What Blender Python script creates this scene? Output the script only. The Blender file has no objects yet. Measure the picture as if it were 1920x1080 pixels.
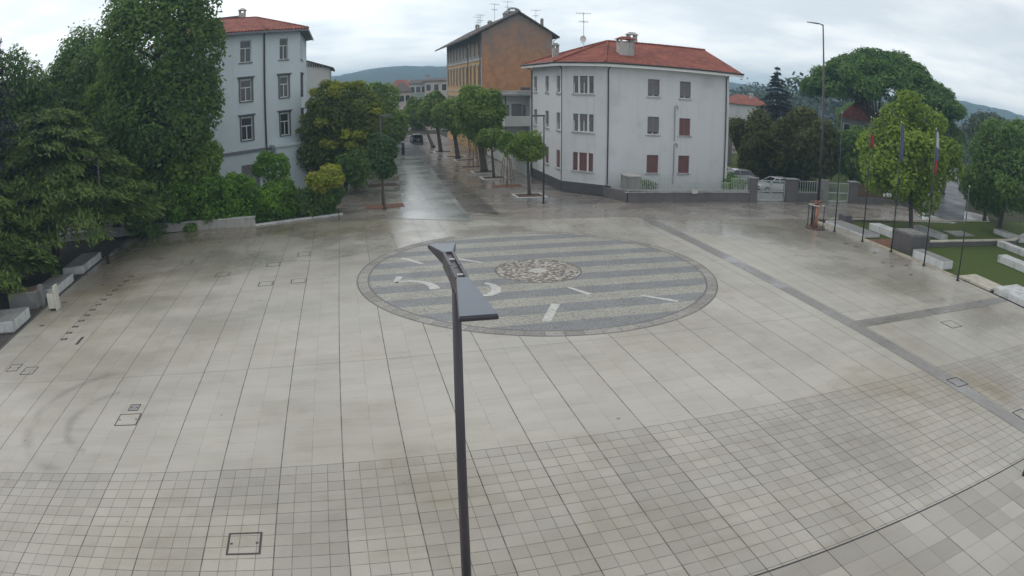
import bpy, math, random
import numpy as np
from mathutils import Vector, Matrix

S = bpy.context.scene
COL = S.collection
R = math.radians
CAM_H = 9.0

# ------------------------------------------------------------------ surveying: the lens of the webcam
K1, K3, PITCH, ROLL, YAW, DX, DY = 0.790409, 0.0495028, 0.328796, 0.0041257, -0.2259738, -23.893, 33.443
def _rot():
    cp, sp, cr, sr, cy, sy = math.cos(PITCH), math.sin(PITCH), math.cos(ROLL), math.sin(ROLL), math.cos(YAW), math.sin(YAW)
    Rr = np.array([[cr, 0, sr], [0, 1, 0], [-sr, 0, cr]])
    Rp = np.array([[1, 0, 0], [0, cp, sp], [0, -sp, cp]])
    Ry = np.array([[cy, -sy, 0], [sy, cy, 0], [0, 0, 1]])
    return Ry @ Rp @ Rr
ROT = _rot()
def ray(px, py):
    x = (px - 960 - DX) / 1000; y = -(py - 540 - DY) / 1000
    r = math.hypot(x, y); th = K1 * r + K3 * r ** 3
    s = math.sin(th) / r if r > 1e-9 else K1
    return ROT @ np.array([x * s, math.cos(th), y * s])
def G(px, py, z=0.0):
    d = ray(px, py); t = (z - CAM_H) / d[2]
    return Vector((d[0] * t, d[1] * t, z))
def onx(px, py, X):
    d = ray(px, py); t = X / d[0]; return Vector((X, d[1] * t, CAM_H + d[2] * t))
def ony(px, py, Y):
    d = ray(px, py); t = Y / d[1]; return Vector((d[0] * t, Y, CAM_H + d[2] * t))
def atd(px, py, D):
    d = ray(px, py); t = D / math.hypot(d[0], d[1]); return Vector((d[0] * t, d[1] * t, CAM_H + d[2] * t))

# ------------------------------------------------------------------ objects
ORG = {}
def org(o):
    return ORG[o.name] if o is not None else Vector((0, 0, 0))
def tag(o, label=None, cat=None, group=None, kind=None):
    if label: o['label'] = label
    if cat: o['category'] = cat
    if group: o['group'] = group
    if kind: o['kind'] = kind
    return o
def thing(name, label, cat, loc=(0, 0, 0), group=None):
    o = bpy.data.objects.new(name, None); COL.objects.link(o)
    o.location = loc; o.empty_display_size = .3
    ORG[o.name] = Vector(loc)
    return tag(o, label, cat, group)
def link_mesh(name, me, mat, parent=None, loc=None):
    o = bpy.data.objects.new(name, me); COL.objects.link(o)
    if mat is not None:
        for m in (mat if isinstance(mat, (list, tuple)) else [mat]): me.materials.append(m)
    if parent is not None:
        o.parent = parent; ORG[o.name] = org(parent)
    else:
        ORG[o.name] = Vector(loc) if loc is not None else Vector((0, 0, 0))
        o.location = ORG[o.name]
    return o
def copy_tree(o, parent=None):
    c = o.copy(); COL.objects.link(c)
    if parent is not None: c.parent = parent
    for ch in list(o.children): copy_tree(ch, c)
    return c

class MB:
    def __init__(s): s.v = []; s.f = []; s.mi = []; s.m = 0
    def pt(s, p): s.v.append(tuple(p)); return len(s.v) - 1
    def face(s, pts):
        i = [s.pt(p) for p in pts]; s.f.append(i); s.mi.append(s.m); return s
    def quad(s, a, b, c, d): return s.face([a, b, c, d])
    def hexa(s, P):   # 8 points, bottom 4 ccw, top 4 ccw
        i = [s.pt(p) for p in P]
        for q in ((3, 2, 1, 0), (4, 5, 6, 7), (0, 1, 5, 4), (1, 2, 6, 5), (2, 3, 7, 6), (3, 0, 4, 7)):
            s.f.append([i[k] for k in q]); s.mi.append(s.m)
        return s
    def box(s, x0, x1, y0, y1, z0, z1):
        return s.hexa([(x0, y0, z0), (x1, y0, z0), (x1, y1, z0), (x0, y1, z0), (x0, y0, z1), (x1, y0, z1), (x1, y1, z1), (x0, y1, z1)])
    def obox(s, o, u, n, u0, u1, n0, n1, z0, z1):
        o = Vector(o); u = Vector(u); n = Vector(n); Z = Vector((0, 0, 1))
        q = lambda a, b, c: o + u * a + n * b + Z * c
        P = [q(u0, n0, z0), q(u1, n0, z0), q(u1, n1, z0), q(u0, n1, z0), q(u0, n0, z1), q(u1, n0, z1), q(u1, n1, z1), q(u0, n1, z1)]
        if u.cross(n).z < 0: P = [P[1], P[0], P[3], P[2], P[5], P[4], P[7], P[6]]
        return s.hexa(P)
    def prism(s, poly, z0, z1):
        n = len(poly)
        a = [s.pt((p[0], p[1], z0)) for p in poly]; b = [s.pt((p[0], p[1], z1)) for p in poly]
        s.f.append(b); s.mi.append(s.m); s.f.append(a[::-1]); s.mi.append(s.m)
        for k in range(n):
            s.f.append([a[k], a[(k + 1) % n], b[(k + 1) % n], b[k]]); s.mi.append(s.m)
        return s
    def tube(s, pts, rad, n=8, cap=True):
        pts = [Vector(p) for p in pts]
        if not isinstance(rad, (list, tuple)): rad = [rad] * len(pts)
        rings = []
        ref = None
        for k, p in enumerate(pts):
            d = (pts[min(k + 1, len(pts) - 1)] - pts[max(k - 1, 0)]).normalized()
            if ref is None or abs(d.dot(ref)) > .97:
                ref = Vector((1, 0, 0)) if abs(d.x) < .8 else Vector((0, 1, 0))
            a = (ref - d * ref.dot(d)).normalized(); b = d.cross(a)
            rings.append([s.pt(p + (a * math.cos(2 * math.pi * j / n) + b * math.sin(2 * math.pi * j / n)) * rad[k]) for j in range(n)])
        for k in range(len(rings) - 1):
            for j in range(n):
                s.f.append([rings[k][j], rings[k][(j + 1) % n], rings[k + 1][(j + 1) % n], rings[k + 1][j]]); s.mi.append(s.m)
        if cap:
            s.f.append(rings[0][::-1]); s.mi.append(s.m); s.f.append(rings[-1]); s.mi.append(s.m)
        return s
    def cyl(s, x, y, z0, z1, r, r2=None, n=16):
        return s.tube([(x, y, z0), (x, y, z1)], [r, r if r2 is None else r2], n)
    def build(s, name, mat, parent=None, smooth=False, bevel=0, loc=None):
        me = bpy.data.meshes.new(name)
        o0 = org(parent) if parent is not None else Vector(loc or (0, 0, 0))
        me.from_pydata([(p[0] - o0[0], p[1] - o0[1], p[2] - o0[2]) for p in s.v], [], s.f)
        me.polygons.foreach_set('material_index', s.mi)
        if smooth: me.polygons.foreach_set('use_smooth', [True] * len(s.f))
        me.update()
        o = link_mesh(name, me, mat, parent, loc)
        if bevel:
            b = o.modifiers.new('edge', 'BEVEL'); b.width = bevel; b.segments = 2; b.limit_method = 'ANGLE'
        return o

# ------------------------------------------------------------------ materials
class Ex:
    """tiny arithmetic over shader sockets"""
    def __init__(s, nt, sock): s.nt = nt; s.s = sock
    def _op(s, op, b=None, c=None):
        n = s.nt.nodes.new('ShaderNodeMath'); n.operation = op
        for k, q in enumerate((s, b, c)):
            if q is None: continue
            if isinstance(q, Ex): s.nt.links.new(q.s, n.inputs[k])
            else: n.inputs[k].default_value = q
        return Ex(s.nt, n.outputs[0])
    def __add__(s, b): return s._op('ADD', b)
    def __sub__(s, b): return s._op('SUBTRACT', b)
    def __mul__(s, b): return s._op('MULTIPLY', b)
    def __truediv__(s, b): return s._op('DIVIDE', b)
    def lt(s, b): return s._op('LESS_THAN', b)
    def gt(s, b): return s._op('GREATER_THAN', b)
    def floor(s): return s._op('FLOOR')
    def fract(s): return s._op('FRACT')
    def abs(s): return s._op('ABSOLUTE')
    def mx(s, b): return s._op('MAXIMUM', b)
    def mn(s, b): return s._op('MINIMUM', b)
    def pw(s, b): return s._op('POWER', b)
    def inv(s): return (s * -1.0) + 1.0
    def ramp(s, a, b):
        n = s.nt.nodes.new('ShaderNodeMapRange'); n.clamp = True; n.interpolation_type = 'SMOOTHSTEP'
        s.nt.links.new(s.s, n.inputs[0]); n.inputs[1].default_value = a; n.inputs[2].default_value = b
        return Ex(s.nt, n.outputs[0])
class Mat:
    def __init__(s, name):
        s.m = bpy.data.materials.new(name); s.m.use_nodes = True; s.nt = s.m.node_tree
        s.b = s.nt.nodes['Principled BSDF']; s.out = s.nt.nodes['Material Output']
        s.geo = s.nt.nodes.new('ShaderNodeNewGeometry'); s.pos = s.geo.outputs['Position']
        sep = s.nt.nodes.new('ShaderNodeSeparateXYZ'); s.nt.links.new(s.pos, sep.inputs[0])
        s.x, s.y, s.z = (Ex(s.nt, sep.outputs[k]) for k in range(3))
    def vec(s, x, y, z=0.0):
        n = s.nt.nodes.new('ShaderNodeCombineXYZ')
        for k, q in enumerate((x, y, z)):
            if isinstance(q, Ex): s.nt.links.new(q.s, n.inputs[k])
            else: n.inputs[k].default_value = q
        return n.outputs[0]
    def noise(s, scale, detail=4, vec=None, rough=.55, dist=0.0):
        n = s.nt.nodes.new('ShaderNodeTexNoise'); n.inputs['Scale'].default_value = scale
        n.inputs['Detail'].default_value = detail; n.inputs['Roughness'].default_value = rough; n.inputs['Distortion'].default_value = dist
        s.nt.links.new(vec if vec is not None else s.pos, n.inputs['Vector'])
        return Ex(s.nt, n.outputs[0])
    def white(s, vec):
        n = s.nt.nodes.new('ShaderNodeTexWhiteNoise'); n.noise_dimensions = '3D'; s.nt.links.new(vec, n.inputs[0])
        return Ex(s.nt, n.outputs[0])
    def voro(s, scale, vec=None, feature='F1'):
        n = s.nt.nodes.new('ShaderNodeTexVoronoi'); n.feature = feature; n.inputs['Scale'].default_value = scale
        s.nt.links.new(vec if vec is not None else s.pos, n.inputs['Vector'])
        return n
    def mix(s, f, a, b):
        n = s.nt.nodes.new('ShaderNodeMix'); n.data_type = 'RGBA'; n.clamp_factor = True
        for k, q in ((0, f), (6, a), (7, b)):
            if isinstance(q, Ex): s.nt.links.new(q.s, n.inputs[k])
            elif isinstance(q, bpy.types.NodeSocket): s.nt.links.new(q, n.inputs[k])
            elif isinstance(q, (tuple, list)): n.inputs[k].default_value = tuple(q) + (1,) if len(q) == 3 else q
            else: n.inputs[k].default_value = q
        return n.outputs[2]
    def scale(s, col, f):
        n = s.nt.nodes.new('ShaderNodeVectorMath'); n.operation = 'SCALE'
        if isinstance(col, (tuple, list)): n.inputs[0].default_value = col
        else: s.nt.links.new(col, n.inputs[0])
        if isinstance(f, Ex): s.nt.links.new(f.s, n.inputs['Scale'])
        else: n.inputs['Scale'].default_value = f
        return n.outputs[0]
    def film(s, weight, rough=.10):
        s.nt.links.new(weight.s, s.b.inputs['Coat Weight']); s.b.inputs['Coat Roughness'].default_value = rough; s.b.inputs['Coat IOR'].default_value = 1.33
    def set(s, col=None, rough=None, metal=None, spec=None, bump=None, bstr=.3, bdist=.02):
        for key, q in (('Base Color', col), ('Roughness', rough), ('Metallic', metal), ('Specular IOR Level', spec)):
            if q is None: continue
            if isinstance(q, Ex): s.nt.links.new(q.s, s.b.inputs[key])
            elif isinstance(q, bpy.types.NodeSocket): s.nt.links.new(q, s.b.inputs[key])
            elif isinstance(q, (tuple, list)): s.b.inputs[key].default_value = tuple(q) + (1,)
            else: s.b.inputs[key].default_value = q
        if bump is not None:
            n = s.nt.nodes.new('ShaderNodeBump'); n.inputs['Strength'].default_value = bstr; n.inputs['Distance'].default_value = bdist
            s.nt.links.new(bump.s, n.inputs['Height']); s.nt.links.new(n.outputs[0], s.b.inputs['Normal'])
        return s.m

def plain(name, col, rough=.6, var=.25, scale=3.0, metal=0.0, bstr=.15, spec=.5, stain=0.0):
    M = Mat(name)
    n = M.noise(scale, 6); f = M.noise(scale * .17, 3)
    k = (n - .5) * (var * 1.6) + (f - .5) * (var * 1.2) + 1.0
    c = M.scale(col, k)
    if stain:
        d = M.noise(1.0, 6, M.vec(M.x * 1.6, M.y * 1.6, M.z * .5), .65).ramp(.46, .72)
        c = M.mix(d * stain, c, (.10, .098, .085))
    return M.set(c, rough, metal, spec, n, bstr, .02)

def wall_paint(name, col, dirt=(.30, .29, .27), amount=.35, streak=.5, base=0.0):
    """render with faint blotches and rain streaks that run down the wall"""
    M = Mat(name)
    n = M.noise(.45, 6); fine = M.noise(9, 5)
    st = M.noise(1.0, 5, M.vec(M.x * 2.2, M.y * 2.2, M.z * .12))
    d = (n.ramp(.48, .8) * amount + st.ramp(.52, .85) * (amount * streak)).mn(.9)
    c = M.mix(d, M.scale(col, (fine - .5) * .10 + 1.0), dirt)
    return M.set(c, .85, 0, .3, fine, .12, .01)

def roof_tiles(name, ca, cb, width=.24):
    """rows of curved clay tiles running down the slope"""
    M = Mat(name)
    # tile columns along whichever horizontal axis the slope does not run
    nz = M.nt.nodes.new('ShaderNodeSeparateXYZ'); M.nt.links.new(M.geo.outputs['True Normal'], nz.inputs[0])
    ax = Ex(M.nt, nz.outputs[0]).abs(); ay = Ex(M.nt, nz.outputs[1]).abs()
    sel = ax.gt(ay)
    u = M.y * sel + M.x * sel.inv(); v = M.x * sel + M.y * sel.inv()
    cu = u / width; cv = v / .42
    prof = ((cu.fract() - .5).abs() * 2.0)
    step = cv.fract()
    rnd = M.white(M.vec(cu.floor(), cv.floor(), 1.0))
    big = M.noise(.6, 5)
    c = M.mix(rnd * .55 + big.ramp(.3, .75) * .45, ca, cb)
    c = M.mix(M.noise(1.7, 5).ramp(.60, .78) * .55, c, (.10, .085, .075))
    dark = (prof.gt(.72) * .55).inv()
    c = M.scale(c, dark)
    return M.set(c, .8, 0, .3, prof.inv() + step * .35, .8, .08)

def leaf_mat(name, dark, light, trans=.38):
    M = Mat(name)
    a = M.nt.nodes.new('ShaderNodeAttribute'); a.attribute_name = 'tone'
    t = Ex(M.nt, a.outputs['Fac'])
    big = M.noise(.35, 3)
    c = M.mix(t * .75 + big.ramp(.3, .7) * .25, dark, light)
    M.set(c, .65, 0, .22)
    tr = M.nt.nodes.new('ShaderNodeBsdfTranslucent'); M.nt.links.new(M.scale(c, 1.25), tr.inputs[0])
    mx = M.nt.nodes.new('ShaderNodeMixShader'); mx.inputs[0].default_value = trans
    M.nt.links.new(M.b.outputs[0], mx.inputs[1]); M.nt.links.new(tr.outputs[0], mx.inputs[2])
    M.nt.links.new(mx.outputs[0], M.out.inputs[0])
    return M.m

def glass_mat(name, col=(.03, .035, .04), rough=.08):
    M = Mat(name)
    n = M.noise(.7, 2)
    return M.set(M.scale(col, n + .5), rough, 0, .6, n, .02, .02)

STEP = 1.63518            # width of one strip of the paving
X0 = -10.5129             # first strip line
def paving():
    M = Mat('plaza_stone')
    x, y = M.x, M.y
    small = y.gt(8.0) * y.lt(14.634)                 # chessboard of small slabs
    near = y.lt(8.0)
    rest = y.gt(14.634)
    # --- joints
    def line(v, w):                                  # v in cells; distance from the nearest integer, in cells
        return ((v + .5).fract() - .5).abs().lt(w)
    sx = (x - X0) / STEP
    major = line(sx, .0088)
    col4 = line(sx * 4.0, .022)
    col2 = line(sx * 2.0, .010)
    rowS = line((y - 14.634) / .4088, .026)
    rowN = line((y - 8.0) / .62, .014)
    ci = (sx * 2.0).floor()
    off = M.white(M.vec(ci, 3.0, 0.0))
    yr = y / .46 + off * 7.0
    rowR = line(yr, .016)
    has = M.white(M.vec(ci, yr._op('ROUND'), 5.0))
    wob = M.noise(.9, 3)
    jf = M.noise(2.2, 3).ramp(.35, .6)                # joints open and close
    cross = line((y - 14.634) / 6.547, .0016) * y.lt(22.0) * y.gt(14.0)
    trench = (y - 8.0).abs().lt(.025)
    J = (major * (jf * .30 + .70)).mx(small * (col4 * .85).mx(rowS) * (jf * .34 + .50)).mx(near * rowN.mx(col2) * .45)
    J = J.mx(rest * col2 * (jf * .34 + .08)).mx(rest * rowR * has.gt(.40) * (jf * .30 + .06)).mx(cross * .8).mx(trench)
    # --- slabs, each its own tone
    idS = M.white(M.vec((sx * 4.0).floor(), ((y - 14.634) / .4088).floor(), 1.0))
    idR = M.white(M.vec(ci, yr.floor(), 2.0))
    idN = M.white(M.vec((sx * 2.0).floor(), ((y - 8.0) / .62).floor(), 9.0))
    idX = M.white(M.vec(sx.floor(), ((y + M.white(M.vec(sx.floor(), 1.0, 4.0)) * 5.0) / 3.3).floor(), 4.0))
    tone = small * ((idS - .5) * .13) + rest * ((idR - .5) * .08) + near * ((idN - .5) * .24) + (idX - .5) * (small * .13 + .06) + .97
    # --- dirt: large brownish stains, dark drips, the grime under the trees
    n1 = M.noise(.11, 6, None, .6); n2 = M.noise(.55, 6, None, .65, .4); n3 = M.noise(14, 5)
    streak = M.noise(1.0, 5, M.vec(x * .35, y * 1.6, 0.0))
    stain = n1.ramp(.42, .70) * .55 + n2.ramp(.50, .78) * .30 + streak.ramp(.50, .75) * .22
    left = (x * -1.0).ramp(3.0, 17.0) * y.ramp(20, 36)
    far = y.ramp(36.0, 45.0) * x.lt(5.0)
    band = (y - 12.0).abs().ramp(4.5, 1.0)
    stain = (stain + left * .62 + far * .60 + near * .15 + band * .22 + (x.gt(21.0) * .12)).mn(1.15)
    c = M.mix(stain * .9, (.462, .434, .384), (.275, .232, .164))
    c = M.scale(c, tone * ((n3 - .5) * .14 + 1.0))
    wet = M.noise(.16, 5, M.vec(x + 31.0, y * 1.3, 0.0), .6).ramp(.38, .62)
    puddle = M.noise(.30, 4, M.vec(x - 11.0, y, 4.0), .5, .3).ramp(.60, .68)
    wf = (y.ramp(22.0, 46.0) * .65 + x.ramp(19.0, 30.0) * .45 + wet * .45).mn(1.0)
    c = M.scale(c, (wf * .20).inv())
    def tyre(cx, cy, r, w):
        d = (((x - cx) * (x - cx) + (y - cy) * (y - cy))._op('SQRT') - r).abs()
        return d.ramp(w, .0)
    marks = (tyre(-7.9, 18.2, 3.7, .35) * x.lt(-9.0)).mx(tyre(-7.7, 17.9, 2.2, .28) * x.lt(-8.6)).mx(tyre(-2.0, 40.1, 4.55, .22) * y.lt(41.0))
    c = M.scale(c, (marks * M.noise(.7, 4).ramp(.30, .60) * .26).inv())
    c = M.mix(near * .40, c, M.scale((.29, .275, .255), (idN - .5) * .5 + 1.0))
    c = M.scale(c, (small * .09).inv())
    vs_ = M.voro(1.15); vr = M.nt.nodes.new('ShaderNodeSeparateColor'); M.nt.links.new(vs_.outputs['Color'], vr.inputs[0]); vr = Ex(M.nt, vr.outputs[0])
    spot = Ex(M.nt, vs_.outputs['Distance']).lt(vr.pw(5.0) * .075) * vr.gt(.45)      # gum and droppings
    c = M.mix(spot * .6, c, (.11, .10, .09))
    c = M.mix(J, c, (.075, .070, .064))
    rough = (wf * .70).inv() * .60 + (n2 - .5) * .16 - puddle * wf * .20 + J * .2
    h = n3 * .25 - J * 1.2 + tone * .4 + wob * .0
    pools = M.noise(.21, 5, M.vec(x + 57.0, y * .8, 2.0), .6, .3).ramp(.42, .60)
    M.film((wf.ramp(.25, .95) * (pools * .75 + .15)).mn(1.0), .13)
    return M.set(c, rough.mx(.08), 0, .5, h * puddle.inv(), .28, .006)

def mosaic():
    M = Mat('mosaic_pebbles')
    CX, CY = 8.98, 30.48
    dx = M.x - CX; dy = M.y - CY
    r = (dx * dx + dy * dy)._op('SQRT')
    ring = r.gt(8.27); ringline = (r - 8.27).abs().lt(.045).mx((r - 8.80).abs().lt(.035))
    disc = r.lt(2.1); dline = (r - 2.1).abs().lt(.05); hub = r.lt(.42); drim = (r - 1.9).abs().lt(.03)
    wob = (M.noise(1.5, 3) - .5) * .06
    per = ((M.y - 31.10 + wob) / 2.075 + .5).fract() - .5
    dark = per.abs().lt(.25)
    v = M.voro(15.0); cell = Ex(M.nt, v.outputs['Distance'])
    rnd = M.nt.nodes.new('ShaderNodeSeparateColor'); M.nt.links.new(v.outputs['Color'], rnd.inputs[0]); rnd = Ex(M.nt, rnd.outputs[0])
    patch = M.noise(.5, 5)
    ca = M.scale((.365, .350, .300), (rnd - .5) * .28 + (patch - .5) * .5 + .97)
    cb = M.scale((.228, .228, .232), (rnd - .5) * .32 + (patch - .5) * .45 + .97)
    c = M.mix(dark, ca, cb)
    ang = M.nt.nodes.new('ShaderNodeMath'); ang.operation = 'ARCTAN2'; M.nt.links.new(dy.s, ang.inputs[0]); M.nt.links.new(dx.s, ang.inputs[1])
    ai = (Ex(M.nt, ang.outputs[0]) * 11.5)
    slab = M.white(M.vec(ai.floor(), 2.0, 0.0))
    rc = M.scale((.31, .285, .255), (slab - .5) * .45 + (M.noise(3, 5) - .5) * .6 + 1.0)
    rc = M.mix(((ai + .5).fract() - .5).abs().lt(.03) * .6, rc, (.10, .10, .10))
    worn = M.noise(.9, 6, None, .65).ramp(.50, .72); c = M.mix(worn * .45, c, (.275, .268, .245)); grime = M.noise(2.6, 5).ramp(.58, .75)
    c = M.mix(grime * .35, c, (.13, .125, .115))
    c = M.mix(ring, c, rc)
    # the rough little disc of broken stones in the middle
    vd = M.voro(5.5, M.vec(M.x, M.y * 1.2, 0.0)); dd = Ex(M.nt, vd.outputs['Distance'])
    dr = M.nt.nodes.new('ShaderNodeSeparateColor'); M.nt.links.new(vd.outputs['Color'], dr.inputs[0]); dr = Ex(M.nt, dr.outputs[0])
    dc = M.mix(dr.ramp(.0, 1.0), (.20, .165, .135), (.50, .46, .41))
    dc = M.mix(dd.gt(.58) * .8, dc, (.09, .075, .065))
    c = M.mix(disc, c, dc)
    c = M.mix(hub, c, M.scale((.46, .44, .41), M.noise(4, 4) * .4 + .8))
    c = M.mix(ringline.mx(dline) * .75, c, (.09, .09, .09))
    c = M.mix(cell.gt(.62) * disc.inv() * .5, c, (.11, .11, .105))
    wet = M.noise(.25, 4).ramp(.4, .65)
    h = cell.inv() * .6 + disc * dd.inv() * 2.0
    return M.set(c, wet * -.2 + .55, 0, .4, h, .55, .02)

def porphyry(name, ca, cb, size=.13, rough=.42, front=None):
    M = Mat(name)
    row = M.y / size; cl = M.x / size + (row.floor() * .5)
    rnd = M.white(M.vec(cl.floor(), row.floor(), 0.0))
    edge = ((cl + .5).fract() - .5).abs().lt(.06).mx(((row + .5).fract() - .5).abs().lt(.06))
    n = M.noise(.22, 6); n2 = M.noise(1.3, 5)
    c = M.mix(rnd * .6 + n.ramp(.3, .7) * .4, ca, cb)
    c = M.mix(n2.ramp(.55, .8) * .4, c, (.075, .068, .062))
    if front: c = M.mix((M.y.ramp(58.0, 43.5) * .95 + (n - .5) * .8).mx(0.0) * .95, c, front)
    c = M.mix(edge * .45, c, (.05, .048, .045))
    wet = M.noise(.3, 4, M.vec(M.x + 9.0, M.y * 1.5, 0.0)).ramp(.42, .62)
    M.film(wet * .60 + .08, .20)
    return M.set(c, wet * -.22 + rough, 0, .45, rnd * .3 - edge, .3, .01)

def asphalt():
    M = Mat('asphalt'); n = M.noise(60, 3); p = M.noise(.25, 5)
    c = M.scale((.062, .064, .070), (n - .5) * .7 + (p - .5) * .7 + 1.0)
    return M.set(c, p.ramp(.3, .7) * -.22 + .52, 0, .45, n, .25, .01)

def grass_mat(name, a=(.036, .066, .014), b=(.100, .125, .030)):
    M = Mat(name); n = M.noise(1.1, 6); f = M.noise(30, 4); w = M.noise(.25, 4)
    c = M.mix(n * .5 + f * .5, a, b); c = M.mix(w.ramp(.55, .75) * .5, c, (.085, .070, .040))
    return M.set(c, .9, 0, .15, f, .6, .05)

def stained_gable():
    """orange render gone grey towards the top, with older patches"""
    M = Mat('stained_orange_render')
    n = M.noise(.16, 6, M.vec(M.x * 1.2, M.y, M.z * .7), .6, .6); f = M.noise(1.4, 6); g = M.noise(11, 4)
    up = ((M.z - 13.2) / 7.0) + (n - .5) * 2.0
    c = M.mix(f.ramp(.25, .8), (.50, .265, .135), (.36, .180, .098))
    c = M.mix((up.ramp(-.35, .75)) * .92, c, (.185, .172, .165))
    lightpatch = M.noise(.30, 4, M.vec(M.x + 5.0, 3.0, M.z)).ramp(.60, .70) * M.z.ramp(10, 15)
    c = M.mix(lightpatch * .45, c, (.26, .25, .25))
    st = M.noise(1.0, 4, M.vec(M.x * 1.8, 0.0, M.z * .15)).ramp(.55, .8)
    c = M.mix(st * .40, c, (.120, .098, .085))
    return M.set(M.scale(c, (g - .5) * .25 + 1.0), .9, 0, .2, g, .2, .02)

M_ = {}
M_['pave'] = paving(); M_['mosaic'] = mosaic()
M_['band'] = porphyry('dark_paving_band', (.27, .25, .235), (.21, .195, .185), .16)
M_['porph'] = porphyry('porphyry_setts', (.225, .190, .172), (.160, .138, .126), .13, .32, (.29, .255, .225))
M_['walk'] = porphyry('pavement_slabs', (.25, .22, .198), (.19, .17, .155), .40, .36)
M_['strip'] = None
M_['lane'] = porphyry('dark_lane_setts', (.125, .108, .098), (.090, .080, .074), .12, .30)
M_['asphalt'] = asphalt()
M_['grass'] = grass_mat('lawn')
M_['earth'] = grass_mat('rough_ground', (.035, .040, .018), (.075, .065, .040))
M_['soil'] = plain('bare_soil', (.085, .052, .032), .95, .5, 6, bstr=.5)
M_['rust_soil'] = plain('red_mulch', (.15, .072, .042), .95, .5, 8, bstr=.5)
M_['darksoil'] = plain('dark_soil', (.055, .048, .040), .9, .5, 2, bstr=.5)  # soil of the planting beds, dark in its own colour
M_['white_stone'] = plain('white_stone', (.54, .55, .55), .42, .3, 2.2, stain=.55)
M_['beige_stone'] = plain('beige_stone', (.47, .43, .35), .5, .3, 2.5, stain=.5)
M_['grey_stone'] = plain('grey_stone', (.24, .235, .23), .42, .5, 1.8, stain=.55)
M_['dark_stone'] = plain('dark_stone', (.105, .095, .10), .5, .45, 2.0)
M_['concrete'] = plain('concrete', (.27, .27, .26), .75, .4, 1.6, stain=.5)
M_['concrete_dark'] = plain('fence_wall_render', (.135, .125, .127), .8, .45, 1.2, stain=.5)
M_['pale_concrete'] = plain('pale_concrete', (.42, .41, .39), .75, .35, 1.6, stain=.55)
M_['inlay'] = plain('white_inlay', (.50, .49, .46), .5, .7, 5)
M_['iron'] = plain('dark_iron', (.035, .033, .034), .45, .4, 6)
M_['lamp'] = plain('lamp_paint', (.046, .039, .050), .38, .15, 5)
M_['lamp_top'] = plain('lamp_plate', (.135, .155, .185), .33, .12, 4)
M_['steel'] = plain('galvanised_steel', (.42, .43, .43), .4, .2, 6, .6)
M_['rail'] = plain('painted_rail', (.43, .48, .45), .5, .3, 5)
M_['pole'] = plain('flagpole_paint', (.030, .034, .036), .4, .2, 4)
M_['cream'] = plain('cream_metal', (.56, .55, .48), .5, .25, 5)
M_['rust'] = plain('rusty_plate', (.085, .050, .040), .6, .6, 5)
M_['bronze'] = plain('reddish_wood', (.42, .19, .12), .55, .6, 6)
M_['carved'] = plain('brown_carving', (.20, .10, .072), .6, .6, 6)
M_['bark'] = plain('bark', (.085, .070, .058), .95, .6, 7, bstr=.8)
M_['bark_pine'] = plain('pine_bark', (.085, .060, .052), .95, .6, 5, bstr=.8)
M_['bark_pale'] = plain('pale_bark', (.33, .29, .24), .9, .4, 6)
M_['wood'] = plain('stake_wood', (.20, .135, .085), .85, .4, 8)
M_['wb_wall'] = wall_paint('white_render', (.61, .625, .64), (.36, .36, .35), .42, 1.0)
M_['bb_wall'] = wall_paint('pale_blue_render', (.55, .625, .66), (.33, .36, .38), .25, .6)
M_['ob_wall'] = wall_paint('ochre_render', (.50, .32, .15), (.25, .16, .08), .35, .7)
M_['ob_gable'] = stained_gable()
M_['pale_wall'] = wall_paint('pale_render', (.55, .55, .53), (.32, .31, .30), .35, .6)
M_['grey_wall'] = wall_paint('grey_render', (.30, .29, .28), (.18, .17, .16), .4, .6)
M_['yard_wall'] = wall_paint('yard_render', (.21, .20, .20), (.12, .12, .11), .5, .6)
M_['pink_wall'] = wall_paint('pinkish_render', (.62, .54, .51), (.30, .26, .24), .3, .5)
M_['green_wall'] = wall_paint('greenish_render', (.46, .53, .50), (.30, .33, .32), .3, .5)
M_['plinth'] = plain('dark_plinth', (.085, .083, .088), .7, .3, 2)
M_['stone_trim'] = plain('grey_trim', (.155, .165, .178), .7, .25, 4)
M_['bb_trim'] = plain('dark_grey_trim', (.105, .105, .112), .7, .25, 4)
M_['white_trim'] = plain('white_trim', (.72, .72, .70), .5, .12, 4)
M_['frame'] = plain('window_frame', (.66, .66, .63), .5, .12, 5)
M_['roller'] = plain('grey_roller_shutter', (.165, .155, .165), .6, .2, 9)
M_['roller_red'] = plain('maroon_shutter', (.165, .075, .075), .6, .25, 9)
M_['shutter_brown'] = plain('brown_shutter', (.12, .065, .048), .7, .3, 8)
M_['shutter_grey'] = plain('grey_green_shutter', (.235, .25, .25), .7, .25, 8)
M_['glass'] = glass_mat('window_glass')
M_['curtain'] = glass_mat('curtained_glass', (.16, .165, .165), .12)
M_['pipe'] = plain('brown_downpipe', (.048, .038, .036), .5, .2, 5)
M_['greypipe'] = plain('grey_pipe', (.30, .31, .32), .5, .2, 5)
M_['tile'] = roof_tiles('clay_roof_tiles', (.40, .115, .072), (.165, .050, .040), .30)
M_['tile_old'] = roof_tiles('old_roof_tiles', (.27, .115, .085), (.155, .082, .068))
M_['tile_grey'] = roof_tiles('grey_brown_tiles', (.16, .13, .115), (.10, .085, .078))
M_['tyre'] = plain('tyre', (.02, .02, .02), .8, .2, 8)
M_['rim'] = plain('alloy_rim', (.45, .46, .47), .35, .1, 8, .7)
M_['carglass'] = glass_mat('car_glass', (.02, .024, .028), .05)
M_['redlight'] = plain('tail_lamp_plastic', (.35, .02, .02), .25, .1, 8)
M_['clear'] = plain('headlamp_plastic', (.6, .6, .6), .2, .1, 8)
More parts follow.
